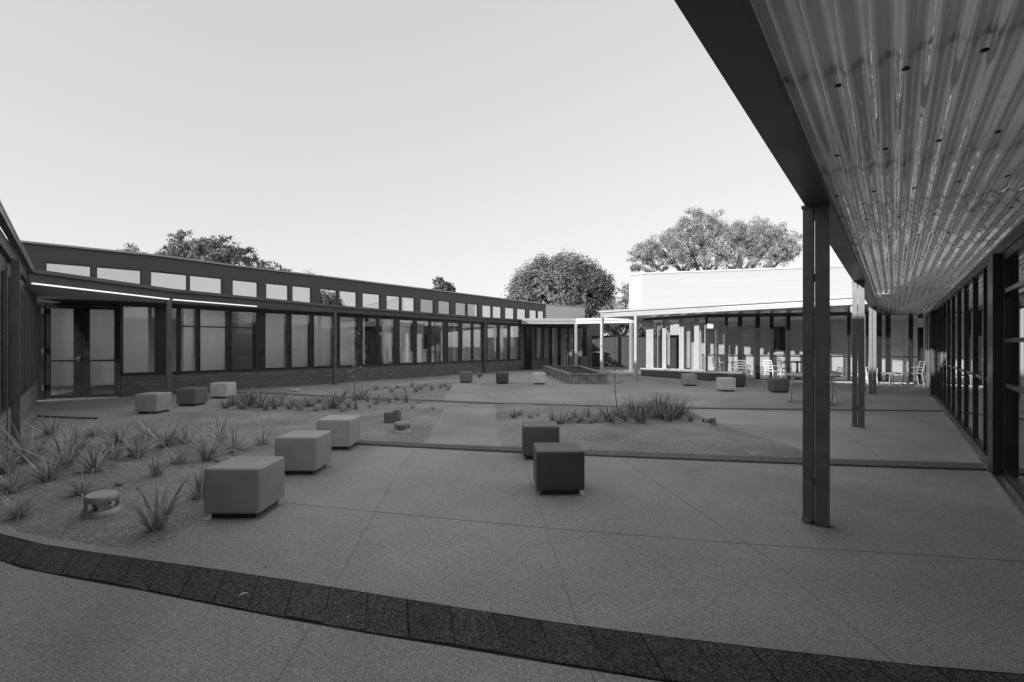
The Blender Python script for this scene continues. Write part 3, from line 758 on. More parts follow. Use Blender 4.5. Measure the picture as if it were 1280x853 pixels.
# brick plinth and sill under the bay
q = MB(); pl = [Vector((5.95,22.3)), Vector((7.75,19.15)), Vector((9.0,18.95))]
q.strip(pl, 0, .30, 0, -.5); q.build('brick_wall', 'brick_plinth', BKB)
q = MB(); q.strip(pl, .30, .36, .04, -.5); q.build('window_sill', 'white_trim', BKB)
b = MB(); b.strip(BK, 2.55, 2.66, .03, -.2); b.build('lintel', 'charcoal', BKB)
bw = [(816,829,.36,'p'),(832,850,.36,'p'),(854,869,.36,'p'),(873,882,.36,'p'),(884,907,.36,'n'),(909,923,.06,'n'),(927,945,.06,'n'),(949,963,.06,'n'),(966,984,.06,'n'),(987,1006,.06,'n'),(1008,1031,.06,'n'),(1034,1060,.06,'n'),(1062,1081,.06,'n'),(1084,1097,.06,'n'),(1101,1108,.06,'n'),(1112,1137,.06,'n'),(1140,1149,.06,'n')]
prev = hit(BK, 808)
for a, c, z0, k in bw:
    pa, pc = hit(BK, a), hit(BK, c)
    if (pa-prev).length > .02:
        q = MB(); wm = 'post_white' if k == 'p' else 'black_alum'; q.seg(prev, pa, z0, 2.55, .02, -.05); q.build('mullion', wm, BKB)
    pane_window(BKB, pa, pc, z0, 2.55, gl='glass', fw=.026, blind={816:(.1,.35,.5),832:(.55,.8,.4),854:(.2,.36,.4),873:(.5,1,.4)}.get(a), blindmat='blind', back=.9 if a < 885 else .16, rails=() if k == 'p' else (.98,), framemat='white_trim' if k == 'p' else 'black_alum')
    prev = pc
q = MB(); q.seg(prev, BK[-1], .0, 2.55, .05, -.12); q.build('mullion', 'black_alum', BKB)
b = MB(); b.prism([BK[0], BK[1], BK[2], (26,21), (8.5,27)], 0, .03); b.build('room_floor', 'plaster', BKB)
b = MB(); b.prism([(8.0,19.65), (14.9,17.8), (26,19), (26,25), (8.5,27), (6.3,22.5)], 2.58, 2.62); b.build('room_ceiling', 'ceiling_white', BKB)
b = MB(); b.seg((8.4,24.2), (26.0,20.4), .03, 2.58, 0, -.1); b.build('partition', 'plaster', BKB)
b = MB(); b.seg((9.2,23.2), (15.4,21.6), .03, .92, 0, -.6); b.build('counter', 'white_paint', BKB)
b = MB(); b.seg((9.1,23.2), (15.5,21.55), .92, .97, .04, -.6); b.build('bench_top', 'light_fascia', BKB)
for x0, x1, z0, z1 in ((11.0,12.0,1.35,2.2),(12.6,13.1,1.1,2.3),(14.0,15.0,1.2,1.9)):
    f = lambda x: 24.2-(x-8.4)*1.8/8.4
    q = MB(); q.seg((x0,f(x0)), (x1,f(x1)), z0, z1, .03, .005); q.build('wall_board', 'white_paint' if x0 < 12 else 'dark_interior', BKB)
q = MB(); q.lathe([(.11,2.05),(.13,2.15),(.13,2.35),(.05,2.37)], (14.6,17.35), 16); q.build('wall_light', 'white_paint', BKB)
q = MB(); q.obox(hit(BK, 886)+Vector((.0,-.12)), (1,-.2), .22, .16, 2.08, 2.30); q.build('wall_light', 'white_paint', BKB)
# downpipe at the third post
q = MB(); q.tube([(10.05,14.3,2.55),(10.05,14.3,2.40),(10.22,14.05,2.30),(10.22,14.05,.05)], .045, 10); q.build('downpipe', 'post_white', BKB)

# ------------------------------------------------------------------ fence
FE = thing('paling_fence', 'tall timber paling fence between the brick wall and the back building', 'fence', (6,29,0))
b = MB(); b.seg((4.9,29.6), (10.5,27.6), .08, 1.95, 0, -.03); b.build('palings', 'fence_boards_shade_tone', FE)
b = MB(); b.seg((4.9,29.6), (10.5,27.6), 1.95, 2.0, .02, -.05); b.build('cap_rail', 'fence_boards_shade_tone', FE)
for k in range(4):
    p = Vector((4.95,29.57)).lerp(Vector((10.45,27.63)), k/3); q = MB(); q.obox(p+Vector((.1,.28)), (1,-.36), .1, .1, 0, 1.9); q.build('fence_post', 'fence_boards_shade_tone', FE)

# ------------------------------------------------------------------ planter box
PB = thing('planter_box', 'long raised timber sleeper planter box filled with dark soil', 'planter', (2.6,20,0))
po_ = [Vector((2.10,17.5)), Vector((3.42,17.45)), Vector((3.45,24.6)), Vector((1.62,24.4))]
for i in range(4):
    a, c = po_[i], po_[(i+1) % 4]
    for k, (za, zb) in enumerate(((0,.165),(.168,.33))):
        q = MB(); q.seg(a, c, za, zb, 0, -.07); q.build('sleeper', 'sleeper', PB)
    n = max(1, round((c-a).length/1.6)); tt = (c-a).normalized()
    for k in range(n+1):
        p = a.lerp(c, k/n); 
        if k < n or n == 1: q = MB(); q.seg(p-tt*.05+tt*(.05 if k == 0 else 0), p+tt*.05, 0, .328, .045, .002); q.build('corner_stake', 'sleeper', PB)
    q = MB(); q.seg(a-tt*.03, c+tt*.03, .332, .38, .06, -.12); q.build('cap_board', 'sleeper', PB)
q = MB(); inn = offset(po_ + [po_[0]], -.09)[:4]; q.prism(inn, .05, .27); q.build('soil', 'soil', PB)

# ------------------------------------------------------------------ seat blocks
def make_block(name, m, label, x, y, rz=0, w=.452, top=.412, group='cube seats in the courtyard', loc=None):
    r = thing(name, label, 'seat', (0,0,0), group)
    q = MB(); q.box(-w/2, -w/2, .046, w/2, w/2, top); q.build('seat_body', m, r, bevel=.022, bseg=4)
    q = MB(); q.box(-w*.40, -w*.41, .006, w*.40, w*.41, .050); q.build('plinth', 'black_alum', r)
    q = MB(); q.box(-w*.5, -w*.52, 0, w*.51, w*.5, .006); q.build('base_plate', 'bollard', r)
    r.location = (x, y, 0); r.rotation_euler.z = rz
    return r
blocks = [
 ('block_grey', 'large grey cube seat nearest the camera beside the left planting bed', -2.252, 4.10, 0),
 ('block_mid', 'mid grey cube seat in the middle of the row of three by the left bed', -2.33, 5.42, 0),
 ('block_pale', 'pale grey cube seat farthest in the row of three ending at the dark kerb', -2.378, 6.66, 0),
 ('block_black', 'black cube seat in front of another dark cube in the centre of the paving', .447, 4.72, .03),
 ('block_dark', 'dark grey cube seat partly hidden behind the black cube near the kerb', .355, 6.12, 0),
 ('block_mid', 'grey cube seat in front of the left porch doors, nearest of three', -7.46, 10.07, 0),
 ('block_brown', 'dark cube seat behind the porch post, between two paler cubes', -7.49, 11.33, 0),
 ('block_light', 'light cube seat by the brick wall, farthest of the three near the porch', -7.72, 12.93, 0),
 ('block_brown', 'small far grey cube seat at the corner of the far planting bed', -1.72, 18.2, 0),
 ('block_black', 'small far dark cube seat between a grey and a white cube', -.355, 17.7, 0),
 ('block_light', 'small far white cube seat just left of the timber planter', .98, 17.5, 0),
 ('block_grey', 'grey cube seat standing alone right of the planter before the brick plinth', 6.17, 16.85, -.16),
 ('block_light', 'pale cube seat with its corner turned forward, in front of a dark cube', 6.57, 14.85, -.14),
 ('block_black', 'dark cube seat half hidden behind the pale corner-on cube', 7.62, 16.4, -.14),
 ('block_dark', 'dark grey cube seat beside the round metal table', 7.96, 14.45, -.16),
]
for m, lab, x, y, rz in blocks: make_block('cube_seat', m, lab, x, y, rz)

# ------------------------------------------------------------------ bollard lights
def bollard(x, y, label, r=.13, h=.2, tilt=0):
    o = thing('garden_light', label, 'light', (0,0,0), 'low garden lights')
    q = MB(); q.lathe([(r*1.15,0),(r*1.06,h*.30),(r*.92,h*.33)], n=28); q.build('base_ring', 'bollard', o)
    q = MB(); q.lathe([(r*.99,h*.70),(r*.97,h*.96),(r*.9,h)], n=28); q.build('cap', 'bollard', o)
    for k in range(4):
        a = k*math.pi/2+.5; q = MB(); q.obox((math.cos(a)*r*.86, math.sin(a)*r*.86), (math.cos(a), math.sin(a)), .02, .07, h*.3, h*.72); q.build('strut', 'bollard', o)
    q = MB(); q.lathe([(r*.30,h*.3),(r*.55,h*.45),(r*.30,h*.72)], n=20); q.build('reflector', 'steel_bright', o)
    o.location = (x, y, .035); o.rotation_euler = (tilt, tilt*.6, .3)
p = g(127, 647); bollard(p.x, p.y, 'low round garden light with open sides in the left planting bed by the front', .115, .16, .05)
p = g(503, 544); bollard(p.x, p.y, 'low garden light in the bare mulch beside the centre path', .125, .17, -.05)
p = g(886, 534); bollard(p.x, p.y, 'low garden light at the right end of the right planting bed', .115, .14, .0)
p = g(491, 529); u = thing('service_box', 'small grey utility box in the mulch just behind the garden light', 'utility box', (p.x, p.y, .02))
q = MB(); q.box(p.x-.14, p.y-.1, .02, p.x+.13, p.y+.1, .20); q.build('box_body', 'block_brown', u, bevel=.01)
q = MB(); q.box(p.x+.02, p.y-.06, .2, p.x+.12, p.y+.06, .235); q.build('lid_knob', 'block_brown', u, bevel=.006)
q = MB(); p = g(368, 489); q.prism([p.xy+Vector(v) for v in ((-.15,-.1),(.12,-.12),(.16,.08),(-.1,.12))], .03, .06)
tag(q.build('paper_scrap', 'leaf_white'), 'white scrap of paper lying on the bed in front of the brick wall', 'litter')
q = MB(); p = g(303, 747)
q.tube([(p.x-.015,p.y-.02,.012),(p.x,p.y,.02),(p.x+.02,p.y+.025,.014)], [.001,.006,.001], 6)
tag(q.build('fallen_leaf', 'leaf_white'), 'tiny pale fallen leaf on the dark paver band', 'leaf')

# ------------------------------------------------------------------ plants
def clump(n, h, w, seed, droop=1.0):
    rnd = random.Random(seed); mb = MB()
    for i in range(n):
        az = rnd.uniform(0, 2*math.pi); L = h*rnd.choice((rnd.uniform(.5,1.0), rnd.uniform(.8,1.35))); lean = rnd.choice((rnd.uniform(.03,.5), rnd.uniform(.3,1.0)))*droop; bend = rnd.choice((rnd.uniform(.2,1.0), rnd.uniform(.9,2.4)))*droop
        ww = w*rnd.uniform(.6,1.2); base = Vector((math.cos(az), math.sin(az), 0))*rnd.uniform(0,.05)
        d = Vector((math.cos(az), math.sin(az), 0)); sd = Vector((-d.y, d.x, 0)); p = base; ang = lean; K = 7; vs = []
        tw = rnd.uniform(-.5,.5)
        for k in range(K+1):
            t = k/K; wk = ww*(.55+.45*math.sin(math.pi*min(1, t*1.3+.15)))*(1-t**3)
            if k == K: wk = .0008
            up = Vector((0,0,1))*math.sin(ang)*-1*0 + (Vector((0,0,1))*math.sin(ang) - d*math.cos(ang))*(-.25*wk)
            s2 = (sd + Vector((0,0,1))*tw*.3).normalized()
            vs += [p - s2*wk/2, p + up, p + s2*wk/2]
            stp = L/K; p = p + (Vector((0,0,1))*math.cos(ang) + d*math.sin(ang))*stp; ang = min(2.7, ang + bend/K*(.5+t*1.4))
        fs = []
        for k in range(K):
            a = 3*k; fs += [(a,a+1,a+4,a+3),(a+1,a+2,a+5,a+4)]
        mb.add(vs, fs, True, rnd.random())
    return mb
PROTO = {}
for kind, spec in (('big', [(60,.60,.032,1.0),(48,.56,.036,.85),(64,.70,.030,1.25),(54,.54,.032,1.15)]), ('flax', [(30,.42,.050,.6),(26,.38,.048,.65)]), ('small', [(34,.34,.020,1.0),(28,.30,.020,1.2),(38,.36,.018,.8),(24,.38,.018,.9)])):
    PROTO[kind] = [clump(n, h, w, {'big': 1, 'flax': 2, 'small': 5}[kind] + i*13 + 3, dr) for i, (n, h, w, dr) in enumerate(spec)]
MESH = {}
def plant(px, py, hpx, kind, label, group=None, var=None):
    p = g(px, py); v = random.randrange(len(PROTO[kind])) if var is None else var
    if (kind, v) not in MESH:
        o = PROTO[kind][v].build('strappy_plant', 'leaf_tuft' if kind == 'small' else 'leaf_strappy', fix=False); MESH[(kind, v)] = o.data
    else:
        o = bpy.data.objects.new('strappy_plant', MESH[(kind, v)]); C.objects.link(o)
    hh = hpx/F_PX*p.y; zs = max(v_[2] for v_ in PROTO[kind][v].v)
    s = hh/zs; s = max(.4, min(1.6, s*1.08))
    o.location = (p.x, p.y, .02); o.rotation_euler = (random.uniform(-.1,.1), random.uniform(-.1,.1), random.uniform(0, 6.28)); o.scale = (s, s, s)
    return tag(o, label, 'plant', group)
big = [
 (36,582,68,'big',0,'tall strappy plant near the corner of the left wing brick wall, behind the others'),
 (82,590,60,'big',1,'leafy strappy plant standing behind and between two others left of the garden light'),
 (118,594,58,'big',2,'broad arching strappy plant just behind the round garden light'),
 (102,623,40,'big',3,'low sprawling strappy plant touching the left side of the round garden light'),
 (15,620,46,'big',2,'arching strappy plant cut by the left edge, behind the lowest one there'),
 (24,650,44,'big',3,'drooping strappy plant at the lower left edge, closest to the paver band there'),
 (172,576,50,'big',0,'upright strappy plant in the mid left bed below the nearest porch cube'),
 (148,556,42,'big',2,'pale-bladed strappy plant with long arching leaves near the entry slab'),
 (196,600,32,'flax',0,'compact spiky plant alone in the mulch behind the nearest solitary flax'),
 (222,584,36,'big',3,'small strappy plant between the compact spiky plant and the row behind the cube'),
 (196,666,58,'flax',1,'solitary broad-bladed flax clump nearest the camera between garden light and large cube'),
 (250,628,44,'flax',0,'broad-bladed plant half hidden behind the left side of the large grey cube'),
 (207,563,46,'big',1,'strappy plant in the left bed straight below the dark porch cube'),
 (259,579,55,'big',0,'tall thin strappy plant directly behind the top of the large grey cube'),
 (292,568,44,'big',2,'spreading strappy plant behind the gap between the first two cubes of the row'),
 (328,560,32,'big',3,'small strappy plant beside the left face of the middle cube'),
 (62,548,32,'big',1,'strappy plant next to the dark edge of the entry slab'),
 (120,548,30,'big',3,'faint strappy plant in front of the entry slab below the door handle'),
]
big += [
 (60,606,50,'big',1,'strappy plant at the foot of two taller ones near the left wing post'),
 (140,578,46,'big',0,'strappy plant between the broad arching one and the upright one below the porch cube'),
 (8,596,54,'big',0,'strappy plant rising at the very left edge beside the post'),
 (232,560,40,'big',2,'arching strappy plant below the gap between the first two porch cubes'),
 (275,556,38,'big',1,'strappy plant left of the middle cube in the back row of the left bed'),
 (186,552,36,'big',3,'strappy plant just under the nearest porch cube'),
 (96,566,46,'big',2,'arching strappy plant in the gap left of the entry slab end'),
]
for px, py, h, k, v, lab in big: plant(px, py, h, k, lab, 'strappy plants in the left bed', v)
for px, py, h in ((311,510,24),(325,511,24),(338,508,20),(350,509,20),(361,514,18),(375,516,24),(388,511,16),(405,515,16),(414,512,26),(425,506,22),(430,517,16),(300,507,22),(318,503,18),(290,509,18),(398,507,14),(445,514,12),(304,514,20),(332,514,18),(343,513,20),(367,508,20),(381,510,20),(394,517,14),(420,512,18),(436,511,16),(283,513,16),(312,501,14),(352,502,14)):
    plant(px, py, h, 'small', 'small straggly strappy plant in the dense row beyond the three left cubes', 'small plants in the dense mid row')
for px, py, h in ((452,502,24),(470,508,18),(486,506,15),(508,505,18),(516,513,8),(541,514,8),(462,513,9),(496,503,12),(478,504,14),(442,503,16),(460,505,14),(524,506,9)):
    plant(px, py, h, 'small', 'small scattered strappy plant near the far kerb left of the centre path', 'small plants by the far kerb')
for px, py, h in ((540,489,12),(550,487,10),(515,485,10),(497,487,10),(525,488,9),(560,489,11),(482,487,9),(599,473,14),(506,490,8),(532,484,8),(470,489,10),(520,491,10),(556,485,8),(490,492,9)):
    plant(px, py, h, 'small', 'tiny distant strappy plant in the far bed before the brick wall', 'tiny plants in the far bed')
for px, py, h in ((642,525,18),(662,526,14),(672,524,10),(701,531,28),(712,527,14),(725,529,22),(742,531,26),(762,529,26),(788,520,24),(776,525,20),(797,529,32),(808,524,28),(821,523,34),(836,529,32),(843,525,32),(828,519,26),(863,528,16),(852,522,24),(752,524,16),(803,531,30),(815,520,30),(782,528,24),(792,524,28),(770,523,22),(735,525,18),(717,525,18),(690,528,16),(826,526,30),(650,522,10)):
    plant(px, py, h, 'small', 'grassy strappy plant in the row across the right planting bed', 'plants across the right bed')
# pebbles lying in the left bed
for i in range(9):
    x, y = random.uniform(-5,-2.9), random.uniform(4.2,7.5); q = MB(); s = random.uniform(.025,.05)
    q.lathe([(s*.5,0),(s,s*.35),(s*.7,s*.8),(s*.2,s)], (x, y), 9); o = q.build('stone', 'mulch'); o.location.z = .025
    tag(o, 'small rounded stone lying loose in the mulch of the left bed', 'stone', 'stones in the left bed')

# dry leaves blown over the beds and paving
lit = MB(); rl = random.Random(77)
for i in range(420):
    if i < 330: x, y = rl.uniform(-6.5,-2.5), rl.uniform(3.4,11)
    elif i < 390: x, y = rl.uniform(-.3,3.8), rl.uniform(6.4,11)
    else: x, y = rl.uniform(-3,5), rl.uniform(2.0,10)
    if i < 330 and y < 4.2+(-2.5-x)*-.0 and x > -2.6: continue
    a = rl.uniform(0,6.28); l = rl.uniform(.012,.035)*(1 if i < 390 else .7); d = Vector((math.cos(a), math.sin(a), rl.uniform(-.1,.3))); sd = Vector((-math.sin(a), math.cos(a), rl.uniform(-.3,.3)))
    z = .05 if i < 390 else .008; c = Vector((x, y, z + rl.uniform(0,.012)))
    lit.add([c-d*l, c+sd*l*.35, c+d*l, c-sd*l*.35, ], [(0,1,2,3)], False, rl.random())
tag(lit.build('leaf_litter', 'leaf_dry', fix=False), kind='stuff')
# saplings
def sapling(px, py, top_py, label, seed):
    p = g(px, py); h = EYE + (H_PX-top_py)/F_PX*p.y; rnd = random.Random(seed)
    r = thing('sapling', label, 'tree', (p.x, p.y, 0), 'young saplings')
    tr = MB(); pts = [(p.x+.03*math.sin(k*.9+seed), p.y+.02*math.cos(k*1.3), h*k/7) for k in range(8)]
    tr.tube(pts, [.011-.001*k for k in range(8)], 6)
    lf = MB()
    for i in range(9):
        z = h*rnd.uniform(.3,1); az = rnd.uniform(0,6.28); L = rnd.uniform(.12,.34); a = Vector((p.x, p.y, z)); e = a + Vector((math.cos(az)*L, math.sin(az)*L*.6, L*.6))
        tr.tube([a, a.lerp(e,.5)+Vector((0,0,-.01)), e], [.005,.004,.002], 5)
        for j in range(7):
            c = a.lerp(e, rnd.uniform(.4,1.05)); d = Vector((rnd.uniform(-1,1), rnd.uniform(-1,1), rnd.uniform(-1,.1))).normalized()*rnd.uniform(.06,.11); s = d.cross(Vector((rnd.uniform(-1,1),rnd.uniform(-1,1),.3))).normalized()*.011
            lf.add([c, c+d*.5+s, c+d, c+d*.5-s], [(0,1,2,3)], False, rnd.random())
    tr.build('trunk', 'bark', r); lf.build('crown', 'leaf_gum', r, fix=False)
sapling(445, 512, 416, 'thin young sapling in the left bed before the windows', 3)
sapling(770, 517, 436, 'thin young sapling at the right bed in front of the planter end', 8)

# ------------------------------------------------------------------ trees
def crown(mb, c, rad, nclump, per, leaf, rnd, shell=.55, csize=.22, bottom=-.6, hang=0, aspect=.5, face=0):
    c = Vector(c); rad = Vector(rad)
    for i in range(nclump):
        while True:
            d = Vector((rnd.gauss(0,1), rnd.gauss(0,1), rnd.gauss(0,1))).normalized()
            if d.z > bottom: break
        rr = shell + (1-shell)*rnd.random()**.6
        rr *= 1 + .16*noise.noise(d*2.3 + Vector((c.x, c.y, 1)))
        q = c + Vector((d.x*rad.x, d.y*rad.y, d.z*rad.z))*rr
        cs = csize*min(rad)*rnd.uniform(.6,1.3); sh = rnd.random()
        for k in range(per):
            e = Vector((rnd.gauss(0,1), rnd.gauss(0,1), rnd.gauss(0,.8)))
            e *= min(1, 1.7/max(.01, e.length))*cs*.5
            a = Vector((rnd.uniform(-1,1), rnd.uniform(-1,1), rnd.uniform(-1,1)-hang)).normalized(); s = a.cross(Vector((rnd.uniform(-1,1), rnd.uniform(-1,1), rnd.uniform(-1,1)))).normalized()
            if rnd.random() < face:
                out = (e.normalized()*.9 + d*.5 + Vector((0,0,.35)) + Vector((rnd.uniform(-1,1), rnd.uniform(-1,1), rnd.uniform(-1,1)))*.5).normalized()
                a = out.cross(Vector((rnd.uniform(-1,1), rnd.uniform(-1,1), rnd.uniform(-1,1)))).normalized(); s = out.cross(a)
            l = leaf*rnd.uniform(.6,1.3); p = q+e
            mb.add([p, p+a*l*.5+s*l*aspect*.5, p+a*l, p+a*l*.5-s*l*aspect*.5], [(0,1,2,3)], False, max(0, min(1, sh*.6+rnd.random()*.4)))
def tree(name, label, base, lobes, m, trunk_r, seed, group=None, limbs=True, lean=(0,0)):
    rnd = random.Random(seed); r = thing(name, label, 'tree', base, group); bv = Vector(base)
    tr = MB(); fork = bv + Vector((lean[0]*.5, lean[1]*.5, min(l[0][2] for l in lobes)*.55))
    tr.tube([bv, bv.lerp(fork, .5)+Vector((.08,0,0)), fork], [trunk_r*1.2, trunk_r, trunk_r*.85], 9)
    cr = MB()
    for (cx, cy, cz), rad, ncl, per, leaf, kw in lobes:
        c = bv + Vector((cx, cy, cz)); mid = fork.lerp(c, .55) + Vector((rnd.uniform(-.4,.4), rnd.uniform(-.4,.4), -.15*rad[2]))
        tr.tube([fork, mid, c], [trunk_r*.6, trunk_r*.4, trunk_r*.15], 7)
        for k in range(6):
            e = c + Vector((rnd.uniform(-1,1)*rad[0], rnd.uniform(-1,1)*rad[1], rnd.uniform(-.3,.9)*rad[2]))*.8
            tr.tube([mid.lerp(c, .5), mid.lerp(e, .6)+Vector((0,0,.1)), e], [trunk_r*.22, trunk_r*.14, trunk_r*.04], 5)
        crown(cr, c, rad, ncl, per, leaf, rnd, **kw)
    tr.build('trunk', 'bark', r); cr.build('crown', m, r, fix=False)
# dense dome tree
tree('dome_tree', 'dense dark dome shaped tree rising behind the pale clad end of the building', (4.6,46,0),
     [((0,0,5.5),(4.75,4.5,4.3),460,95,.20,dict(shell=.92,csize=.21,bottom=-.95,aspect=.65,face=.9)), ((0,0,5.0),(4.1,4.0,3.8),420,30,.42,dict(shell=.8,csize=.26,bottom=-1,aspect=.8,face=.7))], 'leaf_dome', .35, 11)
# gum tree behind the white wall
gk = dict(shell=.35, csize=.30, bottom=-.7, hang=.8, aspect=.3, face=.5)
def L_(px, py, d, rx, rz, n): return (((px-CX)/F_PX*d-17, 0, EYE+(H_PX-py)/F_PX*d), (rx, rx*.8, rz), int(n*.85), 62, .22, gk)
tree('gum_tree', 'large spreading gum tree with airy crown above the white upper wall', (17,41,0),
     [L_(875,283,41,2.0,1.5,70), L_(858,300,41,2.4,1.6,80), L_(828,312,41,2.1,1.2,60), L_(803,318,41,1.3,1.1,34), L_(905,300,41,2.5,1.7,85), L_(940,295,41,2.2,1.7,80), L_(965,305,41,2.2,1.8,75), L_(990,312,41,1.3,1.3,34), L_(880,325,41,3.2,1.3,80), L_(940,328,41,3.0,1.2,60), L_(842,325,41,2.2,1.0,40), L_(800,333,41,.8,.7,12)], 'leaf_gum', .42, 5)
# tree over the main building
lk = dict(shell=.25, csize=.34, bottom=-.9, aspect=.5, face=.4)
def M_(px, py, d, rx, rz, n): return (((px-CX)/F_PX*d+21, 0, EYE+(H_PX-py)/F_PX*d), (rx, rx*.8, rz), max(6, int(n*.62)), 34, .20, lk)
tree('leafy_tree', 'broken leafy tree standing up behind the roof of the curved building at left', (-21,34,0),
     [M_(222,301,34,.9,.8,22), M_(240,312,34,1.7,1.1,70), M_(262,312,34,1.7,1.0,70), M_(285,314,34,1.3,.9,44), M_(300,318,34,1.0,.9,30), M_(258,328,34,3.6,.9,90), M_(315,328,34,1.2,.5,24), M_(214,314,34,.7,.35,10), M_(196,324,34,.6,.3,8)], 'leaf_left', .25, 21)
tree('round_shrub_tree', 'small dark rounded treetop just showing at the right of the leafy tree', (-23,46,0), [((0,0,8.0),(1.4,1.4,1.6),60,30,.24,dict(shell=.7,csize=.3,bottom=-1,aspect=.6))], 'leaf_dome', .15, 4)
tree('pale_tree', 'small pale treetop peeking over the roof at far left', (-32.8,42,0), [((0,0,9.2),(.9,.9,.95),40,28,.2,lk), ((-.9,0,8.9),(.6,.6,.5),18,20,.2,lk)], 'leaf_far', .2, 6)
tree('distant_tree', 'tiny dark treetop over the middle of the long roof', (-9,62,0), [((0,0,8.9),(1.4,1.2,.7),34,26,.3,dict(shell=.5,csize=.4,bottom=-1,aspect=.6)), ((-.4,0,9.6),(.7,.7,.5),14,20,.3,dict(shell=.5,csize=.4,bottom=-1,aspect=.6)), ((1.2,0,8.4),(.6,.6,.5),10,20,.3,dict(shell=.5,csize=.4,bottom=-1,aspect=.6))], 'leaf_dome', .2, 9)
tree('twiggy_tree', 'faint twiggy treetop above the left part of the long roof', (-16.5,40,0), [((0,0,7.2),(.9,.8,.9),14,9,.16,dict(shell=.1,csize=.5,bottom=-1,aspect=.3))], 'leaf_far', .08, 31)
tree('light_tree', 'light feathery tree between the dome tree and the white building', (8.4,38,0), [((0,0,3.6),(1.4,1.3,1.5),90,30,.2,dict(shell=.3,csize=.3,bottom=-1,aspect=.35)), ((.5,0,5.3),(.6,.6,1.3),36,26,.2,dict(shell=.2,csize=.35,bottom=-1,aspect=.35)), ((-1.1,0,3.2),(.8,.8,1.0),36,26,.2,dict(shell=.3,csize=.3,bottom=-1,aspect=.35))], 'leaf_far', .2, 14)
tree('dark_tree', 'dark bushy tree showing just above the paling fence', (9.2,36,0), [((0,0,2.7),(2.6,1.6,1.3),150,36,.26,dict(shell=.4,csize=.3,bottom=-1,aspect=.5))], 'leaf_dome', .15, 17)
tree('garden_tree', 'tree beyond the right wing, seen only mirrored in the high windows', (24,5,0), [((0,0,4.6),(3,3,1.8),110,30,.4,lk)], 'leaf_gum', .25, 19)
tree('garden_tree', 'second tree beyond the right wing, mirrored in the far high windows', (27,15,0), [((0,0,5.0),(3.2,3.2,2.0),130,30,.4,lk)], 'leaf_dome', .25, 23)

# ------------------------------------------------------------------ furniture
def chair(x, y, rz, m, label, group='white slatted chairs outside the back building', z=0):
    r = thing('chair', label, 'chair', (0,0,0), group)
    q = MB(); q.box(-.21,-.20,.42,.21,.21,.45); q.build('seat', m, r, bevel=.01)
    q = MB(); 
    for s in (-1,1): q.tube([(s*.19,.20,.43),(s*.19,.24,.65),(s*.17,.29,.86)], [.018,.017,.014], 8)
    for k in range(4): zz = .54+k*.095; q.tube([(-.19,.215+.02*k,zz),(0,.235+.02*k,zz+.01),(.19,.215+.02*k,zz)], .022, 6)
    q.build('backrest', m, r)
    for sx in (-1,1):
        for y0, y1 in ((-.18,-.22),(.19,.25)):
            q = MB(); q.tube([(sx*.18,y0,.425),(sx*.20,y1,0)], [.02,.015], 8); q.build('leg', m, r)
        q = MB(); q.tube([(sx*.21,.23,.64),(sx*.23,-.05,.65),(sx*.23,-.17,.62),(sx*.20,-.19,.44)], .014, 6); q.build('armrest', m, r)
    r.location = (x, y, z); r.rotation_euler.z = rz
    return r
chair(9.85,18.25,1.9,'chair_white','white slatted armchair facing right near the glass left of the front twin post')
chair(12.3,16.75,1.7,'chair_white','white slatted chair just left of the third canopy post by the glass')
chair(14.0,16.9,-1.9,'chair_grey','grey slatted chair at the far right corner by the glass wall')
chair(8.9,20.6,.4,'chair_white','white chair inside the open bay window, left one', 'white chairs inside the bay', .03)
chair(9.35,20.5,-.3,'chair_white','white chair inside the bay window, right one', 'white chairs inside the bay', .03)
chair(11.2,19.9,1.6,'chair_grey','grey chair inside the glazed room by the long table', 'chairs inside the room', .03)
chair(12.4,19.9,-1.6,'chair_grey','grey chair inside the glazed room at the right end of the long table', 'chairs inside the room', .03)
chair(8.75,18.35,2.4,'block_dark' if 0 else 'chair_grey','grey chair standing outside at the dark window frame behind the cubes', 'chairs outside the back building')
def table(name, label, x, y, h, r_, m, leg='gal'):
    o = thing(name, label, 'table', (0,0,0))
    q = MB(); q.lathe([(r_-.02,h-.045),(r_,h-.035),(r_,h-.006),(r_-.01,h)], n=36); q.build('tabletop', m, o)
    return o
# round table with bent tube legs
x, y = 7.32, 11.75; T = table('round_table', 'round pale table on bent tube legs behind the nearest twin post', x, y, .70, .56, 'table_top')
for k in range(3):
    a = k*2*math.pi/3+.55; q = MB(); R_ = .5
    p = []
    for s, zz in ((-.42,.655),(-.44,.3),(-.40,.05),(-.32,.018),(0,.018),(.32,.018),(.40,.05),(.44,.3),(.42,.655)):
        p.append((math.cos(a+s)*R_*(1.04 if zz < .4 else .93), math.sin(a+s)*R_*(1.04 if zz < .4 else .93), zz))
    q.tube(p, .017, 8); q.build('leg', 'gal', T)
q = MB(); q.lathe([(.40,.63),(.42,.64),(.42,.652),(.40,.656)], n=30); q.build('frame_ring', 'gal', T)
T.location = (x, y, 0)
T = table('long_table', 'dark table top in the glazed room', 0, 0, .74, .55, 'dark_interior'); T['label'] = 'round dark table inside the glazed room between two grey chairs'
q = MB(); q.lathe([(.25,.03),(.05,.06),(.04,.69)], n=16); q.build('pedestal', 'black_alum', T); T.location = (11.8,20.0,0)
T = table('side_table', 'small low table beside the grey chair at the far right corner', 0, 0, .45, .3, 'chair_grey')
for k in range(4):
    a = k*math.pi/2+.7; q = MB(); q.tube([(.22*math.cos(a),.22*math.sin(a),.41),(.26*math.cos(a),.26*math.sin(a),0)], .016, 7); q.build('leg', 'chair_grey', T)
T.location = (13.3,16.95,0)
T = table('bar_table', 'tall pale topped table against the brick wall under the link canopy', 0, 0, 1.02, .36, 'table_top')
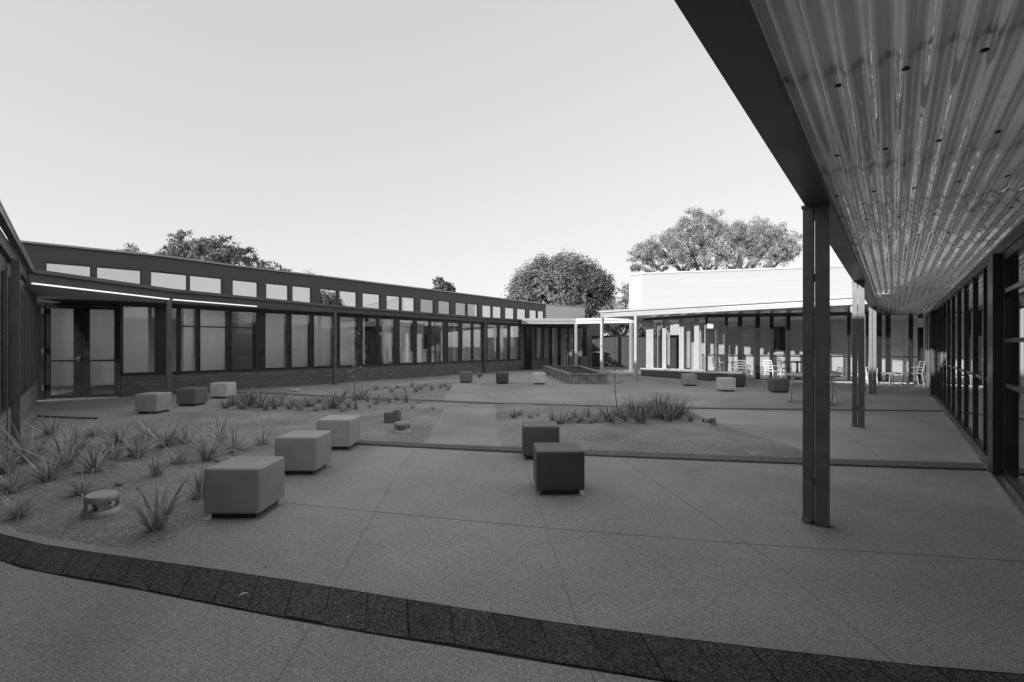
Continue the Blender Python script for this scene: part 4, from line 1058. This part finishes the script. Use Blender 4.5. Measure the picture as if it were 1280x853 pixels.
q = MB(); q.lathe([(.26,0),(.05,.04),(.04,.98)], n=16); q.build('pedestal', 'black_alum', T); T.location = (5.15,29.0,0)
for x, y, lab in ((3.55,28.0,'dark boxy bin left of the link canopy post by the doors'),(4.15,28.2,'dark boxy bin right of the link canopy post before the brick wall')):
    o = thing('bin', lab, 'bin', (x,y,0), 'dark bins by the doors')
    q = MB(); q.box(x-.27,y-.27,.03,x+.27,y+.27,.72); q.build('bin_body', 'block_dark', o, bevel=.02); q = MB(); q.box(x-.29,y-.29,.72,x+.29,y+.29,.77); q.build('lid', 'block_brown', o, bevel=.01)

# ------------------------------------------------------------------ light, sky, camera
w = bpy.data.worlds.new('World'); sc.world = w; w.use_nodes = True
nt = w.node_tree; bg = nt.nodes['Background']
sk = nt.nodes.new('ShaderNodeTexSky'); sk.sky_type = 'NISHITA'; sk.sun_disc = False
sk.sun_elevation = SUN_EL; sk.sun_rotation = math.atan2(-SUN_D.x, -SUN_D.y) % (2*math.pi)
sk.dust_density = 1.0; sk.air_density = 1.0
bw_ = nt.nodes.new('ShaderNodeRGBToBW')
pw = nt.nodes.new('ShaderNodeMath'); pw.operation = 'POWER'; pw.inputs[1].default_value = .30
sm = nt.nodes.new('ShaderNodeMath'); sm.operation = 'MULTIPLY'; sm.inputs[1].default_value = SKY_GAIN
nt.links.new(sk.outputs[0], bw_.inputs[0]); nt.links.new(bw_.outputs[0], pw.inputs[0]); nt.links.new(pw.outputs[0], sm.inputs[0]); nt.links.new(sm.outputs[0], bg.inputs[0]); bg.inputs[1].default_value = .15
L = bpy.data.lights.new('sun', 'SUN'); L.energy = 2.3; L.angle = R(.55); L.color = (1,1,1)
so_ = bpy.data.objects.new('sun', L); C.objects.link(so_)
dirv = Vector((SUN_D.x*math.cos(SUN_EL), SUN_D.y*math.cos(SUN_EL), -math.sin(SUN_EL)))
so_.rotation_euler = dirv.to_track_quat('-Z', 'Y').to_euler(); so_.location = (-20,-20,12)
cam = bpy.data.cameras.new('camera'); cam.sensor_width = 36; cam.lens = F_PX/1280*36; cam.shift_y = 5.5/1280; cam.clip_start = .05; cam.clip_end = 1500
co = bpy.data.objects.new('camera', cam); C.objects.link(co); co.location = (0,0,EYE); co.rotation_euler = (math.pi/2,0,0); sc.camera = co
sc.view_settings.view_transform = 'Standard'; sc.view_settings.look = 'None'; sc.view_settings.gamma = 1; sc.view_settings.use_curve_mapping = False
sc.view_settings.exposure = 1.0
sc.cycles.transparent_max_bounces = 24; sc.cycles.max_bounces = 10
sc.cycles.sample_clamp_indirect = 6
